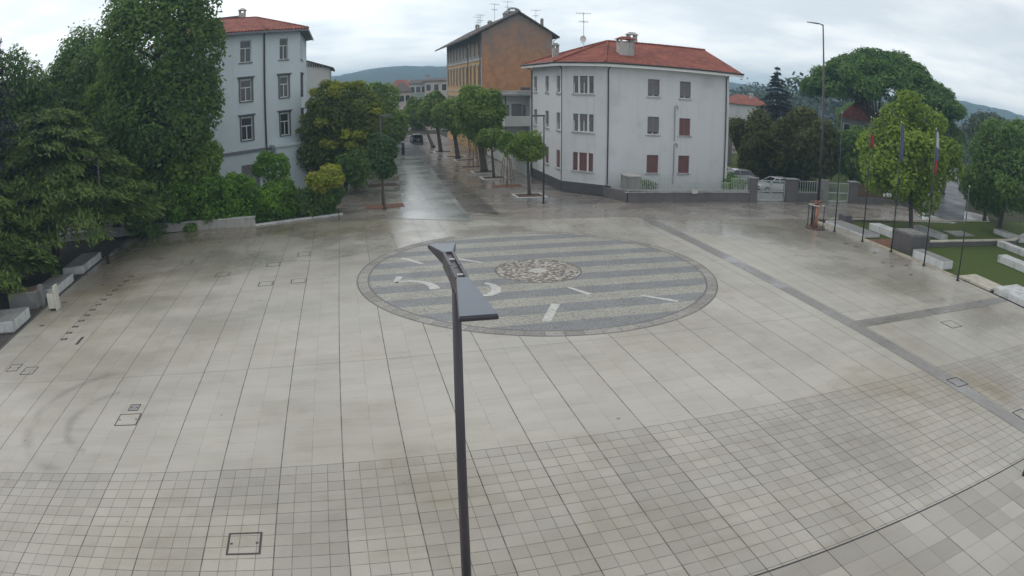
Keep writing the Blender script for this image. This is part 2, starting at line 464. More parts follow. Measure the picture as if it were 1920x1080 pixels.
def paint(name, c):
    M = Mat(name); n = M.noise(2.0, 3); M.set(M.scale(c, (n - .5) * .08 + 1), .28, .15, .5)
    M.b.inputs['Coat Weight'].default_value = .6; M.b.inputs['Coat Roughness'].default_value = .08
    return M.m
def cloth(name, c):
    return plain(name, c, .8, .15, 3)
def strip_mat():
    M = Mat('wet_pale_slabs')
    v = M.y / .75; u = M.x / .5
    rnd = M.white(M.vec((M.x / 1.6).floor(), v.floor(), 0.0)); n = M.noise(.25, 5); f = M.noise(9, 4)
    e = ((M.x / 1.58 + .5).fract() - .5).abs().lt(.012).mx(((M.y / 7.5 + .5).fract() - .5).abs().lt(.006))
    c = M.scale(M.mix(n.ramp(.3, .7), (.30, .305, .30), (.22, .222, .22)), (rnd - .5) * .16 + (f - .5) * .12 + 1.0)
    c = M.mix(e * .7, c, (.07, .07, .07)); M.film(n.ramp(.35, .65) * .5 + .15, .22)
    return M.set(c, n.ramp(.35, .65) * -.12 + .27, 0, .5, f * .2 - e, .12, .004)
M_['strip'] = strip_mat()

LEAF = {}
LEAF['deep'] = leaf_mat('deep_green_leaves', (0.070, 0.132, 0.040), (0.159, 0.257, 0.055))
LEAF['mid'] = leaf_mat('mid_green_leaves', (0.080, 0.148, 0.033), (0.218, 0.327, 0.050))
LEAF['street'] = leaf_mat('street_tree_leaves', (0.087, 0.150, 0.034), (0.242, 0.344, 0.063))
LEAF['lime'] = leaf_mat('yellow_green_leaves', (.072, .112, .026), (.200, .245, .052))
LEAF['yellow'] = leaf_mat('yellowing_leaves', (0.118, 0.176, 0.023), (0.415, 0.423, 0.051))
LEAF['maple'] = leaf_mat('bright_maple_leaves', (0.108, 0.179, 0.029), (0.309, 0.416, 0.064), .42)
LEAF['cedar'] = leaf_mat('cedar_needles', (0.039, 0.076, 0.034), (0.164, 0.239, 0.041), .15)
LEAF['spruce'] = leaf_mat('spruce_needles', (0.032, 0.037, 0.039), (0.053, 0.064, 0.057), .1)
LEAF['pine'] = leaf_mat('pine_needles', (0.041, 0.093, 0.023), (0.134, 0.239, 0.038), .15)
LEAF['olive'] = leaf_mat('olive_brown_leaves', (.058, .078, .024), (.150, .165, .050))
LEAF['hedge'] = leaf_mat('hedge_leaves', (0.059, 0.125, 0.025), (0.199, 0.370, 0.040))
LEAF['column'] = leaf_mat('dark_column_leaves', (0.040, 0.084, 0.035), (0.090, 0.157, 0.044), .2)
LEAF['far'] = leaf_mat('far_tree_leaves', (0.051, 0.072, 0.052), (0.094, 0.123, 0.072), .1)
LEAF['purple'] = leaf_mat('reddish_leaves', (0.078, 0.048, 0.055), (0.140, 0.093, 0.084))
# ------------------------------------------------------------------ foliage
def leaf_mesh(name, P, Nn, size, tone, mat, parent, rng, aspect=.62, axis=None, loc=None):
    """P points, Nn unit normals: one pointed leaf-shaped face each"""
    n = len(P)
    if axis is None:
        r = rng.normal(size=(n, 3)); t = np.cross(Nn, r)
    else:
        t = axis - Nn * np.sum(axis * Nn, 1, keepdims=True)
    t /= np.linalg.norm(t, axis=1, keepdims=True) + 1e-9
    b = np.cross(Nn, t)
    s = (size * rng.uniform(.65, 1.35, n))[:, None]
    fold = Nn * s * rng.uniform(-.18, .18, (n, 1))
    V = np.empty((n, 4, 3))
    V[:, 0] = P - t * s * .5; V[:, 1] = P + b * s * .5 * aspect + fold; V[:, 2] = P + t * s * .5; V[:, 3] = P - b * s * .5 * aspect + fold
    o0 = org(parent) if parent is not None else Vector(loc or (0, 0, 0))
    V = (V.reshape(-1, 3) - np.array(o0)).astype(np.float32)
    me = bpy.data.meshes.new(name)
    me.vertices.add(4 * n); me.vertices.foreach_set('co', V.ravel())
    me.loops.add(4 * n); me.loops.foreach_set('vertex_index', np.arange(4 * n, dtype=np.int32))
    me.polygons.add(n); me.polygons.foreach_set('loop_start', np.arange(0, 4 * n, 4, dtype=np.int32))
    me.polygons.foreach_set('loop_total', np.full(n, 4, np.int32))
    a = me.attributes.new('tone', 'FLOAT', 'FACE'); a.data.foreach_set('value', np.clip(tone, 0, 1).astype(np.float32))
    me.update(calc_edges=True)
    return link_mesh(name, me, mat, parent, loc)

def unit(v): return v / (np.linalg.norm(v, axis=-1, keepdims=True) + 1e-9)
def lobes_in(c, r, n, rng, frac=(.30, .48), inner=.66, core=True, zmin=-.8):
    L = []
    c = np.array(c); r = np.array(r)
    if core: L.append((c - np.array([0, 0, .05 * r[2]]), r * .66))
    k = 0
    while k < n:
        d = unit(rng.normal(size=3))
        if d[2] < zmin: continue
        f = rng.uniform(*frac); m = min(r) * .5 + r * .5
        q = c + d * r * (1 - f) * rng.uniform(inner, 1.0) * (1.04 if rng.random() < .8 else 1.16)
        L.append((q, m * f * rng.uniform(.85, 1.15, 3))); k += 1
    return L
def fill(L, n, rng, deep=.32, cull=.72):
    w = np.array([a[1][0] * a[1][1] for a in L]); w = w / w.sum()
    idx = rng.choice(len(L), n, p=w)
    C = np.array([a[0] for a in L]); Rr = np.array([a[1] for a in L])
    d = unit(rng.normal(size=(n, 3)))
    d[:, 2] = np.where((d[:, 2] < -.3) & (rng.random(n) < .35), -d[:, 2], d[:, 2])
    rad = 1.0 - deep * rng.random(n) ** 1.6 + rng.normal(size=n) * .05
    stray = rng.random(n) < .07; rad[stray] += rng.uniform(.05, .34, stray.sum())
    P = C[idx] + d * Rr[idx] * rad[:, None]
    keep = np.ones(n, bool)
    for k in range(len(L)):
        q = (P - C[k]) / Rr[k]
        keep &= ~((np.sum(q * q, 1) < cull * cull) & (idx != k))
    lt = rng.random(len(L))
    return P[keep], d[keep], lt[idx[keep]], rad[keep]
def leafy(name, L, n, size, mat, parent, rng, up=.45, jitter=.55, aspect=.62, deep=.32, cull=.72, loc=None):
    P, d, lt, rad = fill(L, n, rng, deep, cull)
    m = len(P)
    Nn = unit(d * .8 + rng.normal(size=(m, 3)) * jitter + np.array([0, 0, up]))
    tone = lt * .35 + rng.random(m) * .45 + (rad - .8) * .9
    return leaf_mesh(name, P, Nn, size, tone, mat, parent, rng, aspect, loc=loc)

def trunk_mesh(parent, base, top, r0, r1, rng, limbs=5, spread=1.5, mat='bark', lean=(0, 0), fork=.55):
    m = MB(); b = Vector(base); h = top - b.z
    pts = [b + Vector((lean[0] * t + .06 * math.sin(5 * t + b.x), lean[1] * t + .06 * math.cos(4 * t + b.y), h * t)) for t in (0, .04, .15, .3, .45, .6, .75, .9, 1)]
    rad = [r0 * 1.5, r0 * 1.15, r0, r0 * .93, r0 * .85 + r1 * .1, r0 * .6 + r1 * .3, r0 * .4 + r1 * .4, r0 * .2 + r1 * .7, r1]
    m.tube(pts, rad, 9)
    for k in range(limbs):
        t = fork + (1 - fork) * rng.random() * .7
        p = b + Vector((lean[0] * t, lean[1] * t, h * t)); a = rng.uniform(0, 2 * math.pi); l = spread * rng.uniform(.6, 1.1)
        q = p + Vector((math.cos(a) * l, math.sin(a) * l, l * rng.uniform(.5, 1.0))); mid = (p + q) / 2 + Vector((0, 0, -.08 * l))
        m.tube([p, mid, q], [r0 * .42, r0 * .28, r0 * .10], 6)
    return m.build('trunk', M_[mat], parent, True)

def crown_box(D, x0, y0, x1, y1):
    c = atd((x0 + x1) / 2, (y0 + y1) / 2, D)
    a, b = atd(x0, (y0 + y1) / 2, D), atd(x1, (y0 + y1) / 2, D)
    t, u = atd((x0 + x1) / 2, y0, D), atd((x0 + x1) / 2, y1, D)
    return c, (a - b).length / 2, (t.z - u.z) / 2

def broadleaf(label, D, box, foot=None, n=6000, size=.34, mat='mid', lobes=16, seed=1, trunk=.22, ry=None, limbs=6, group=None,
              frac=(.30, .48), bark='bark', name='broadleaf_tree', cat='tree', deep=.32, up=.5, inner=.66, cull=.72, lean=None, zmin=-.8, core=True):
    rng = np.random.default_rng(seed)
    c, rx, rz = crown_box(D, *box)
    base = Vector(foot) if foot is not None else Vector((c.x, c.y, 0))
    t = thing(name, label, cat, base, group)
    top = c.z + rz * .35
    ln = (c.x - base.x, c.y - base.y) if lean is None else lean
    trunk_mesh(t, base, top, trunk, trunk * .25, rng, limbs, rx * .7, bark, ln)
    L = lobes_in(c, (rx, ry or rx, rz), lobes, rng, frac, inner, core, zmin)
    leafy('crown', L, n, size, LEAF[mat], t, rng, up=up, deep=deep, cull=cull)
    return t

def conifer(label, base, h, r0, seed, mat='cedar', tiers=26, per=7, size=.5, droop=.35, rise=.12, zlow=.08, trunk=.28, tip_up=0., taper=1.0,
            name='cedar_tree', bark='bark', dens=1.0, width=.34, hang=.5):
    """tiered boughs, each a drooping fan of needle sprays"""
    rng = np.random.default_rng(seed); base = Vector(base)
    t = thing(name, label, 'tree', base)
    m = MB(); m.tube([base, base + Vector((0, 0, h * .5)), base + Vector((0, 0, h))], [trunk, trunk * .6, .03], 8)
    P = []; A = []; N = []; T = []
    for i in range(tiers):
        f = (i + rng.random() * .6) / tiers; z = zlow * h + (1 - zlow) * h * f
        L0 = r0 * (1 - f) ** taper + .25
        for k in range(per):
            az = rng.uniform(0, 2 * math.pi); L = L0 * rng.uniform(.70, 1.08)
            dirv = np.array([math.cos(az), math.sin(az), 0]); lat = np.array([-math.sin(az), math.cos(az), 0])
            nn = max(6, int(dens * 26 * L)); s = rng.random(nn) ** .7
            dz = rise * L * s - droop * L * s ** 2 + tip_up * L * s ** 3
            w = rng.normal(size=nn) * width * L * .5 * (1.15 - s) * (.35 + s)
            p = np.array([base.x, base.y, z]) + dirv * (s * L)[:, None] + lat * w[:, None]
            p[:, 2] += dz - abs(w) * .25 - rng.random(nn) * hang * .35
            P.append(p); T.append(s * .55 + rng.random(nn) * .35 - rng.random() * .1)
            ax = dirv * .6 + lat * rng.normal(size=(nn, 1)) * .5 + np.array([0, 0, -1.0]) * (hang * rng.uniform(.3, 1.3, nn))[:, None]
            A.append(unit(ax)); N.append(unit(np.array([0, 0, 1.0]) * .8 + dirv * .25 + rng.normal(size=(nn, 3)) * .45))
            if k < 3:
                q = Vector((base.x, base.y, z)); e = q + Vector(dirv * L * .8) + Vector((0, 0, rise * L * .8 - droop * L * .64 - .05))
                m.tube([q, (q + e) / 2 + Vector((0, 0, .06 * L)), e], [trunk * .22 * (1.1 - f), trunk * .15 * (1.1 - f), .012], 5)
    m.build('trunk', M_[bark], t, True)
    leaf_mesh('crown', np.concatenate(P), np.concatenate(N), size, np.concatenate(T), LEAF[mat], t, rng, .27, np.concatenate(A))
    return t

# ------------------------------------------------------------------ walls and windows
def wall_open(m, o, u, n, length, z0, z1, ops, depth=.22):
    """a wall from point o along u with rectangular openings (u0,u1,za,zb) and their reveals; n points outwards"""
    o = Vector(o); u = Vector(u); n = Vector(n); Z = Vector((0, 0, 1))
    us = sorted({0., length} | {q for a in ops for q in a[:2]}); zs = sorted({z0, z1} | {q for a in ops for q in a[2:4]})
    flip = u.cross(Z).dot(n) < 0
    def put(a, b, c, d):
        m.quad(a, b, c, d) if not flip else m.quad(d, c, b, a)
    q = lambda a, z, k=0.: o + u * a + Z * z - n * k
    for i in range(len(us) - 1):
        for j in range(len(zs) - 1):
            uc, zc = (us[i] + us[i + 1]) / 2, (zs[j] + zs[j + 1]) / 2
            if any(a[0] < uc < a[1] and a[2] < zc < a[3] for a in ops): continue
            put(q(us[i], zs[j]), q(us[i + 1], zs[j]), q(us[i + 1], zs[j + 1]), q(us[i], zs[j + 1]))
    for a in ops:
        a0, a1, b0, b1 = a[:4]
        put(q(a0, b0), q(a0, b0, depth), q(a0, b1, depth), q(a0, b1)) if False else None
        m.quad(q(a0, b0), q(a0, b0, depth), q(a0, b1, depth), q(a0, b1))
        m.quad(q(a1, b0, depth), q(a1, b0), q(a1, b1), q(a1, b1, depth))
        m.quad(q(a0, b1, depth), q(a1, b1, depth), q(a1, b1), q(a0, b1))
        m.quad(q(a0, b0), q(a1, b0), q(a1, b0, depth), q(a0, b0, depth))

def window(parent, o, u, n, op, style='plain', depth=.22, sill=True, hood=False, mats=None, transom=False):
    """fills one opening; the frame is the window, its pane, sill, shutters are sub-parts"""
    mats = mats or {}
    a0, a1, b0, b1 = op[:4]; o = Vector(o); u = Vector(u); n = Vector(n)
    f = MB(); d0, d1 = -depth + .02, -depth + .09; t = .07
    e = .004
    f.obox(o, u, n, a0 + e, a0 + t, d0, d1, b0 + e, b1 - e); f.obox(o, u, n, a1 - t, a1 - e, d0, d1, b0 + e, b1 - e)
    f.obox(o, u, n, a0 + t, a1 - t, d0, d1, b0 + e, b0 + t); f.obox(o, u, n, a0 + t, a1 - t, d0, d1, b1 - t, b1 - e)
    mid = (a0 + a1) / 2
    zt = b1 - t if not transom else b0 + (b1 - b0) * .62
    f.obox(o, u, n, mid - .035, mid + .035, d0 + .004, d1 - .004, b0 + t, zt)
    if transom: f.obox(o, u, n, a0 + t, a1 - t, d0 + .006, d1 + .01, zt, zt + .08)
    w = f.build('window', M_[mats.get('frame', 'frame')], parent)
    p = MB(); P = lambda a, z, k: o + u * a + n * k + Vector((0, 0, z))
    p.obox(o, u, n, a0 + .02, a1 - .02, d0 - .012, d0 + .02, b0 + .02, b1 - .02)
    p.build('pane', M_[mats.get('pane', 'glass')], w)
    if style in ('roller', 'halfroller'):
        s = MB(); zb = b0 + .02 if style == 'roller' else b0 + (b1 - b0) * mats.get('drop', .55)
        k = 0; z = zb
        while z < b1 - .02:
            z2 = min(z + .10, b1 - .012); s.obox(o, u, n, a0 + .012, a1 - .012, d1 + .005, d1 + .03, z + .008, z2); z += .10
        s.build('roller_shutter', M_[mats.get('shutter', 'roller')], w)
    if style == 'leaf':
        for sgn, aa in ((-1, a0), (1, a1)):
            s = MB(); wd = (a1 - a0) / 2
            lo, hi = (aa - wd, aa - .02) if sgn < 0 else (aa + .02, aa + wd)
            s.obox(o, u, n, lo, lo + .05, .02, .055, b0, b1); s.obox(o, u, n, hi - .05, hi, .02, .055, b0, b1)
            z = b0
            while z < b1 - .05:
                s.obox(o, u, n, lo + .05, hi - .05, .025, .05, z, z + .07); z += .09
            s.build('shutter', M_[mats.get('shutter', 'shutter_grey')], w)
    if sill:
        s = MB(); s.obox(o, u, n, a0 - .12, a1 + .12, -depth + .10, .10, b0 - .10, b0 - .004)
        s.build('sill', M_[mats.get('sill', 'stone_trim')], w)
    if hood:
        s = MB(); s.obox(o, u, n, a0 - .30, a1 + .30, .003, .20, b1 + .22, b1 + .33); s.obox(o, u, n, a0 - .20, a1 + .20, .003, .10, b1 + .10, b1 + .22)
        s.obox(o, u, n, a0 - .16, a0 - .02, .003, .06, b0 - .02, b1 + .10); s.obox(o, u, n, a1 + .02, a1 + .16, .003, .06, b0 - .02, b1 + .10)
        s.build('window_surround', M_[mats.get('sill', 'stone_trim')], w)
    return w

def chimney(parent, x, y, z0, z1, w, d, cap='tile', mat='pale_concrete', pots=False, label=None):
    m = MB(); m.box(x - w / 2, x + w / 2, y - d / 2, y + d / 2, z0, z1 - .42)
    for sx in (-1, 1):
        for sy in (-1, 1):
            m.box(x + sx * w / 2 - (.16 if sx > 0 else 0), x + sx * w / 2 + (.16 if sx < 0 else 0), y + sy * d / 2 - (.16 if sy > 0 else 0), y + sy * d / 2 + (.16 if sy < 0 else 0), z1 - .42, z1 - .14)
    c = m.build('chimney', M_[mat], parent)
    k = MB(); k.hexa([(x - w * .68, y - d * .68, z1 - .14), (x + w * .68, y - d * .68, z1 - .14), (x + w * .68, y + d * .68, z1 - .14), (x - w * .68, y + d * .68, z1 - .14),
                      (x - w * .25, y - d * .25, z1 + .12), (x + w * .25, y - d * .25, z1 + .12), (x + w * .25, y + d * .25, z1 + .12), (x - w * .25, y + d * .25, z1 + .12)])
    k.build('chimney_cap', M_[cap], c)
    if label: c['label'] = label
    return c
def antenna(parent, p, h, seed=0, dish=False):
    rnd = random.Random(seed); p = Vector(p); m = MB()
    m.tube([p, p + Vector((0, 0, h))], .03, 5)
    a = rnd.uniform(-.4, .4); u = Vector((math.cos(a), math.sin(a), 0)); v = Vector((-u.y, u.x, 0))
    for zz, ll in ((h - .1, 1.3), (h - .9, .8)):
        q = p + Vector((0, 0, zz)); m.tube([q - u * ll * .5, q + u * ll * .5], .018, 4)
        for k in range(6):
            e = q + u * ll * (-.5 + k / 5.); m.tube([e - v * .28, e + v * .28], .012, 4)
            m.tube([e - Vector((0, 0, .12)), e + Vector((0, 0, .12))], .012, 4)
    o = m.build('antenna', M_['steel'], parent)
    if dish:
        d = MB(); c = p + Vector((-.18, -.2, 1.0)); rings = []
        for i, (rr, off) in enumerate(((.02, .10), (.14, .075), (.24, .02), (.30, -.04))):
            rings.append([d.pt(c + Vector((rr * math.cos(t) , -off * .2 - .1 + off, rr * 1.15 * math.sin(t)))) for t in np.linspace(0, 2 * math.pi, 14)[:-1]])
        for i in range(3):
            for j in range(13):
                d.f.append([rings[i][j], rings[i][(j + 1) % 13], rings[i + 1][(j + 1) % 13], rings[i + 1][j]]); d.mi.append(0)
        d.tube([c + Vector((0, .05, -.4)), c + Vector((-.35, -.5, -.35))], .02, 5); d.tube([c, p + Vector((0, 0, 1.0))], .03, 5)
        d.build('satellite_dish', M_['white_trim'], o)
    return o

# ================================================================== THE SETTING
def sheet(name, polys, z, mat, kind='structure', label=None):
    m = MB()
    for poly in polys: m.face([(p[0], p[1], z) for p in poly])
    return tag(m.build(name, M_[mat]), label, None, None, kind)
def rect(x0, x1, y0, y1): return [(x0, y0), (x1, y0), (x1, y1), (x0, y1)]
def blob_ring(poly, z0, z1): return poly

sheet('ground', [rect(-3000, 3000, -200, 4000)], -.05, 'earth')
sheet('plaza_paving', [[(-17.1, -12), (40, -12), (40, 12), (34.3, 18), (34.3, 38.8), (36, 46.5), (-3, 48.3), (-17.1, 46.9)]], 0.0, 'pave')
sheet('street_paving', [[(-4, 47.2), (2.2, 45.6), (8.2, 43.6), (13, 42.6), (20.0, 42.2), (21, 40.6), (34.0, 40.4), (60, 38.6), (66, 43), (62, 48.3), (21.4, 48.3), (20.3, 50.6), (17.9, 53.6), (17.4, 126), (2, 126), (-3, 60), (-5, 50)]], .004, 'porph')
sheet('sidewalk', [[(13.4, 46.4), (17.2, 47.6), (20.4, 47.9), (20.2, 50.4), (17.6, 53.6), (17.1, 124), (12.2, 124), (12.2, 92)]], .008, 'walk')
sheet('dark_asphalt_lane', [[(8.3, 46.5), (10.4, 44.8), (10.5, 60), (10.6, 87.6), (9.8, 88), (8.8, 60)]], .012, 'lane')
sheet('pale_street_strip', [[(3.2, 45.4), (8.1, 43.0), (8.3, 47), (8.75, 60.5), (9.7, 87.2), (6.1, 87.9), (5.2, 68), (4.1, 51)]], .016, 'strip')
sheet('asphalt_road', [[(3.5, 88), (10.6, 87.4), (11.0, 126), (11.4, 400), (3.2, 400)]], .020, 'asphalt')
_d = Vector((.815, .58, 0)).normalized(); _n = Vector((-_d.y, _d.x, 0)); _p = Vector((52, 38.2, 0))
_q = [_p + _d * 2 + _n * -1.0, _p + _d * 340 + _n * -3.0, _p + _d * 340 + _n * 6.5, _p + _d * 6 + _n * 6.5]
sheet('side_road', [[(v.x, v.y) for v in _q]], .012, 'asphalt')
sheet('dark_band', [[(19.65, -8), (20.45, -8), (20.45, 19.30), (20.45, 20.05), (20.45, 43.2), (19.65, 43.2)], [(20.45, 19.30), (34.2, 19.62), (34.2, 20.40), (20.45, 20.05)]], .010, 'band')
CX, CY, RAD = 8.98, 30.48, 8.84
sheet('circular_mosaic', [[(CX + RAD * math.cos(a), CY + RAD * math.sin(a)) for a in np.linspace(0, 2 * math.pi, 161)[:-1]]], .006, 'mosaic')

# white inlays of the mosaic: hooks and bars
def ribbon(pts, w, z=.011):
    m = MB(); pts = [Vector((p[0], p[1], z)) for p in pts]; ww = w if isinstance(w, (list, tuple)) else [w] * len(pts)
    L = []
    for k, p in enumerate(pts):
        d = (pts[min(k + 1, len(pts) - 1)] - pts[max(k - 1, 0)]).normalized(); s = Vector((-d.y, d.x, 0)) * ww[k] / 2
        L.append((p - s, p + s))
    for k in range(len(L) - 1): m.quad(L[k][0], L[k + 1][0], L[k + 1][1], L[k][1])
    return m
def arc(c, r, a0, a1, n=14): return [(c[0] + r * math.cos(R(a0 + (a1 - a0) * k / n)), c[1] + r * math.sin(R(a0 + (a1 - a0) * k / n))) for k in range(n + 1)]
g2 = lambda x, y: tuple(G(x, y)[:2])
for pts, w, lab in (
    ([g2(738, 532), g2(752, 528), g2(768, 527), g2(785, 528), g2(800, 531), g2(811, 536), g2(816, 542)], [.16, .2, .24, .28, .34, .42, .5], 'curved white stone hook'),
    ([g2(749, 519), g2(741, 531)], [.34, .22], 'short white stone bar'),
    ([g2(909, 531), g2(922, 534), g2(931, 540), g2(929, 548), g2(918, 553), g2(901, 555)], [.2, .3, .42, .46, .34, .2], 'white stone crescent'),
    ([g2(1042, 570), g2(1024, 603)], .36, 'wide white stone bar'),
    ([g2(1202, 554), g2(1271, 565)], [.16, .3], 'slanting white stone bar'),
    ([g2(1066, 539), g2(1106, 552)], [.16, .3], 'slanting white stone bar'),
    ([g2(752, 485), g2(762, 486), g2(792, 495)], [.2, .3, .24], 'slanting white stone bar'),
    ([g2(850, 484), g2(905, 493)], [.26, .14], 'slanting white stone bar')):
    tag(ribbon(pts, w).build('white_inlay', M_['inlay']), None, None, None, 'structure')

# drainage slot across the plaza and the kerb lines
m = MB(); m.box(-17.1, 40, 7.985, 8.015, -.02, .006); tag(m.build('drain_slot', M_['iron']), None, None, None, 'structure')

# soil beside the plaza, left
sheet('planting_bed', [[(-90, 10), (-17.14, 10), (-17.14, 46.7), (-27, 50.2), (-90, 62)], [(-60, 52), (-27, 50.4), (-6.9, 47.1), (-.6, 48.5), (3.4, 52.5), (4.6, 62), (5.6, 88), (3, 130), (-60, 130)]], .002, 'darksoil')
m = MB(); m.hexa([(-17.16, 8.2, 0), (-17.06, 8.2, 0), (-17.06, 46.6, 0), (-17.16, 46.6, 0), (-17.16, 8.2, .03), (-17.06, 8.2, .03), (-17.06, 46.6, .03), (-17.16, 46.6, .03)])
tag(m.build('kerb', M_['dark_stone']), None, None, None, 'structure')
# lawn, right
sheet('lawn', [[(34.35, 24.4), (36.6, 22.6), (37.6, 12), (120, 12), (92, 40), (60, 40.2), (52, 38.8), (44, 39.0), (34.45, 38.8)]], .05, 'grass')
m = MB(); m.box(34.2, 34.34, 24.3, 39.6, -.02, .09); tag(m.build('lawn_kerb', M_['beige_stone']), None, None, None, 'structure')
m = MB(); m.hexa([(36.3, 40.0, 0), (62, 39.9, 0), (62, 40.1, 0), (36.3, 40.2, 0), (36.3, 40.0, .10), (62, 39.9, .10), (62, 40.1, .10), (36.3, 40.2, .10)]); tag(m.build('road_kerb', M_['beige_stone']), None, None, None, 'structure')
# yards behind the fence
sheet('yard_gravel', [[(32.6, 48.1), (42, 48.4), (44, 62), (60, 78), (32.6, 78)]], .006, 'concrete')
sheet('garden_lawn', [[(42.2, 48.5), (64, 49), (96, 76), (96, 120), (50, 100), (44.5, 62)]], .010, 'grass')

# hills on the horizon
def hills():
    m = MB(); rng = np.random.default_rng(5)
    prof_a = [-60, -30, -12, -4, -1, 1.5, 4, 6.5, 9, 15, 22, 30, 34, 40, 48, 54, 58, 62, 75, 95]
    prof_e = [1.6, 1.5, 1.3, 1.25, 1.55, 1.9, 2.15, 2.05, 1.85, 1.6, 1.4, 1.35, 1.25, 1.2, 1.9, 2.5, 2.5, 2.2, 1.9, 1.5]
    az = np.linspace(-60, 95, 311); fr = np.linspace(0, 1, 15)
    h0 = np.interp(az, prof_a, prof_e); j = np.cumsum(rng.normal(size=len(az))) * .02; j -= np.linspace(j[0], j[-1], len(az))
    idx = []
    for i, a in enumerate(az):
        col = []
        for k, f in enumerate(fr):
            rr = 620 + 900 * f; top = (CAM_H + 1150 * math.tan(R(h0[i] + j[i] * .4)))
            z = top * math.sin(math.pi * min(1, f * .80)) ** 1.3 + (rng.random() - .5) * 2.2 * (f > 0)
            col.append(m.pt((rr * math.sin(R(a)), rr * math.cos(R(a)), z - (1.0 if f == 0 else 0))))
        idx.append(col)
    for i in range(len(az) - 1):
        for k in range(len(fr) - 1):
            m.f.append([idx[i][k], idx[i + 1][k], idx[i + 1][k + 1], idx[i][k + 1]]); m.mi.append(0)
    M = Mat('wooded_hillside'); n = M.noise(.05, 8, None, .7); f = M.noise(.4, 6)
    M_['hill'] = M.set(M.mix(n * .5 + f * .5, (.020, .032, .020), (.050, .062, .032)), .95, 0, .1, f, 1.0, 3.0)
    return tag(m.build('hills', M_['hill'], None, True), None, None, None, 'structure')
hills()

# ================================================================== WHITE HOUSE ON THE CORNER
def flat(p): return Vector((p[0], p[1], 0))
T = thing('corner_house', 'white three-storey corner house with cut-off corner and red tiled roof', 'house', (22, 54, 0))
A0, A1, B1, C1 = Vector((17.8, 63.0, 0)), Vector((17.8, 53.75, 0)), Vector((20.5, 50.8, 0)), Vector((32.5, 50.8, 0))
EZ = 10.98
ROWS = [(1.92, 3.48), (5.22, 6.75), (8.46, 9.98)]
faces = []
def face_frame(a, b):
    u = (b - a).normalized(); n = Vector((u.y, -u.x, 0)); return a, u, n, (b - a).length
fl = face_frame(A0, A1); fc = face_frame(A1, B1); ff = face_frame(B1, C1)
def ops_for(cols): return [(c0, c1, r0, r1) for r0, r1 in ROWS for c0, c1 in cols]
opl = ops_for([(.75, 1.75), (4.45, 5.5), (7.75, 8.75)])
opc = ops_for([(1.05, 2.95)])
opf = ops_for([(3.85, 4.95), (6.9, 8.0)])
m = MB()
for (o, u, n, L), ops in ((fl, opl), (fc, opc), (ff, opf)): wall_open(m, o, u, n, L, 0, EZ, ops)
D1, D0 = Vector((32.5, 62.6, 0)), Vector((17.8, 63.0, 0))
for a, b in ((C1, D1), (D1, D0)):
    m.quad(a, b, b + Vector((0, 0, EZ)), a + Vector((0, 0, EZ)))
m.face([C1 + Vector((0, 0, EZ)), D1 + Vector((0, 0, EZ)), Vector((32.5, 56.7, 13.3))])
m.build('wall', M_['wb_wall'], T)
m = MB()
for o, u, n, L in (fl, fc): m.obox(o, u, n, -.02 if o is not A1 else .0, L, .003, .035, 0, .92)
m.obox(B1, ff[1], ff[2], .02, .6, .003, .03, 0, .92)
m.build('plinth', M_['plinth'], T)
for k, op in enumerate(opl):
    window(T, *fl[:3], op, 'roller' if k in (1, 2) else 'halfroller', mats=dict(shutter='roller_red' if k < 3 else 'roller', drop=.45 if k % 2 else .3, sill='pale_concrete'))
for k, op in enumerate(opc):
    w = window(T, *fc[:3], op, 'halfroller' if k else 'roller', mats=dict(shutter='roller_red' if k == 0 else 'roller', drop=.62, pane='curtain', sill='pale_concrete'))
    s = MB()
    for aa in (op[0] + .52, op[1] - .52): s.obox(fc[0], fc[1], fc[2], aa - .07, aa + .07, -.19, -.05, op[2] + .01, op[3] - .01)
    s.build('mullion', M_['white_trim'], w)
for k, op in enumerate(opf):
    window(T, *ff[:3], op, 'roller' if k in (0, 1, 3) else 'halfroller', mats=dict(shutter='roller_red' if k in (0, 1, 3) else 'roller', drop=.12, sill='pale_concrete'))
# roof: hipped to the left and over the bevelled corner, gable end on the right
ov = .85; rz = EZ + .16
e0, e1, e2, e3 = Vector((17.8 - ov, 63.8, rz)), Vector((17.8 - ov, 53.4, rz)), Vector((20.15, 50.8 - ov, rz)), Vector((33.5, 50.8 - ov, rz))
r0, r1 = Vector((23.2, 56.9, 13.45)), Vector((33.5, 56.9, 13.45)); b0, b3 = Vector((17.8 - ov, 63.8, rz)), Vector((33.5, 63.8, rz))
m = MB()
for F in ([e3, r1, r0, e2][::-1], [e2, r0, e1][::-1], [e1, r0, b0][::-1], [b0, r0, r1, b3][::-1]): m.face(F)
th = Vector((0, 0, -.07))
for a, b in ((e0, e1), (e1, e2), (e2, e3), (e3, r1), (r1, b3), (b3, b0)): m.quad(a, a + th, b + th, b)
roof = m.build('roof', M_['tile'], T)
m = MB()
for a, b in ((e2, r0), (e1, r0), (b0, r0), (r0, r1)): m.tube([a + (b - a) * .01 + Vector((0, 0, .03)), b + Vector((0, 0, .03))], .11, 6)
m.build('ridge_tiles', M_['tile'], roof)
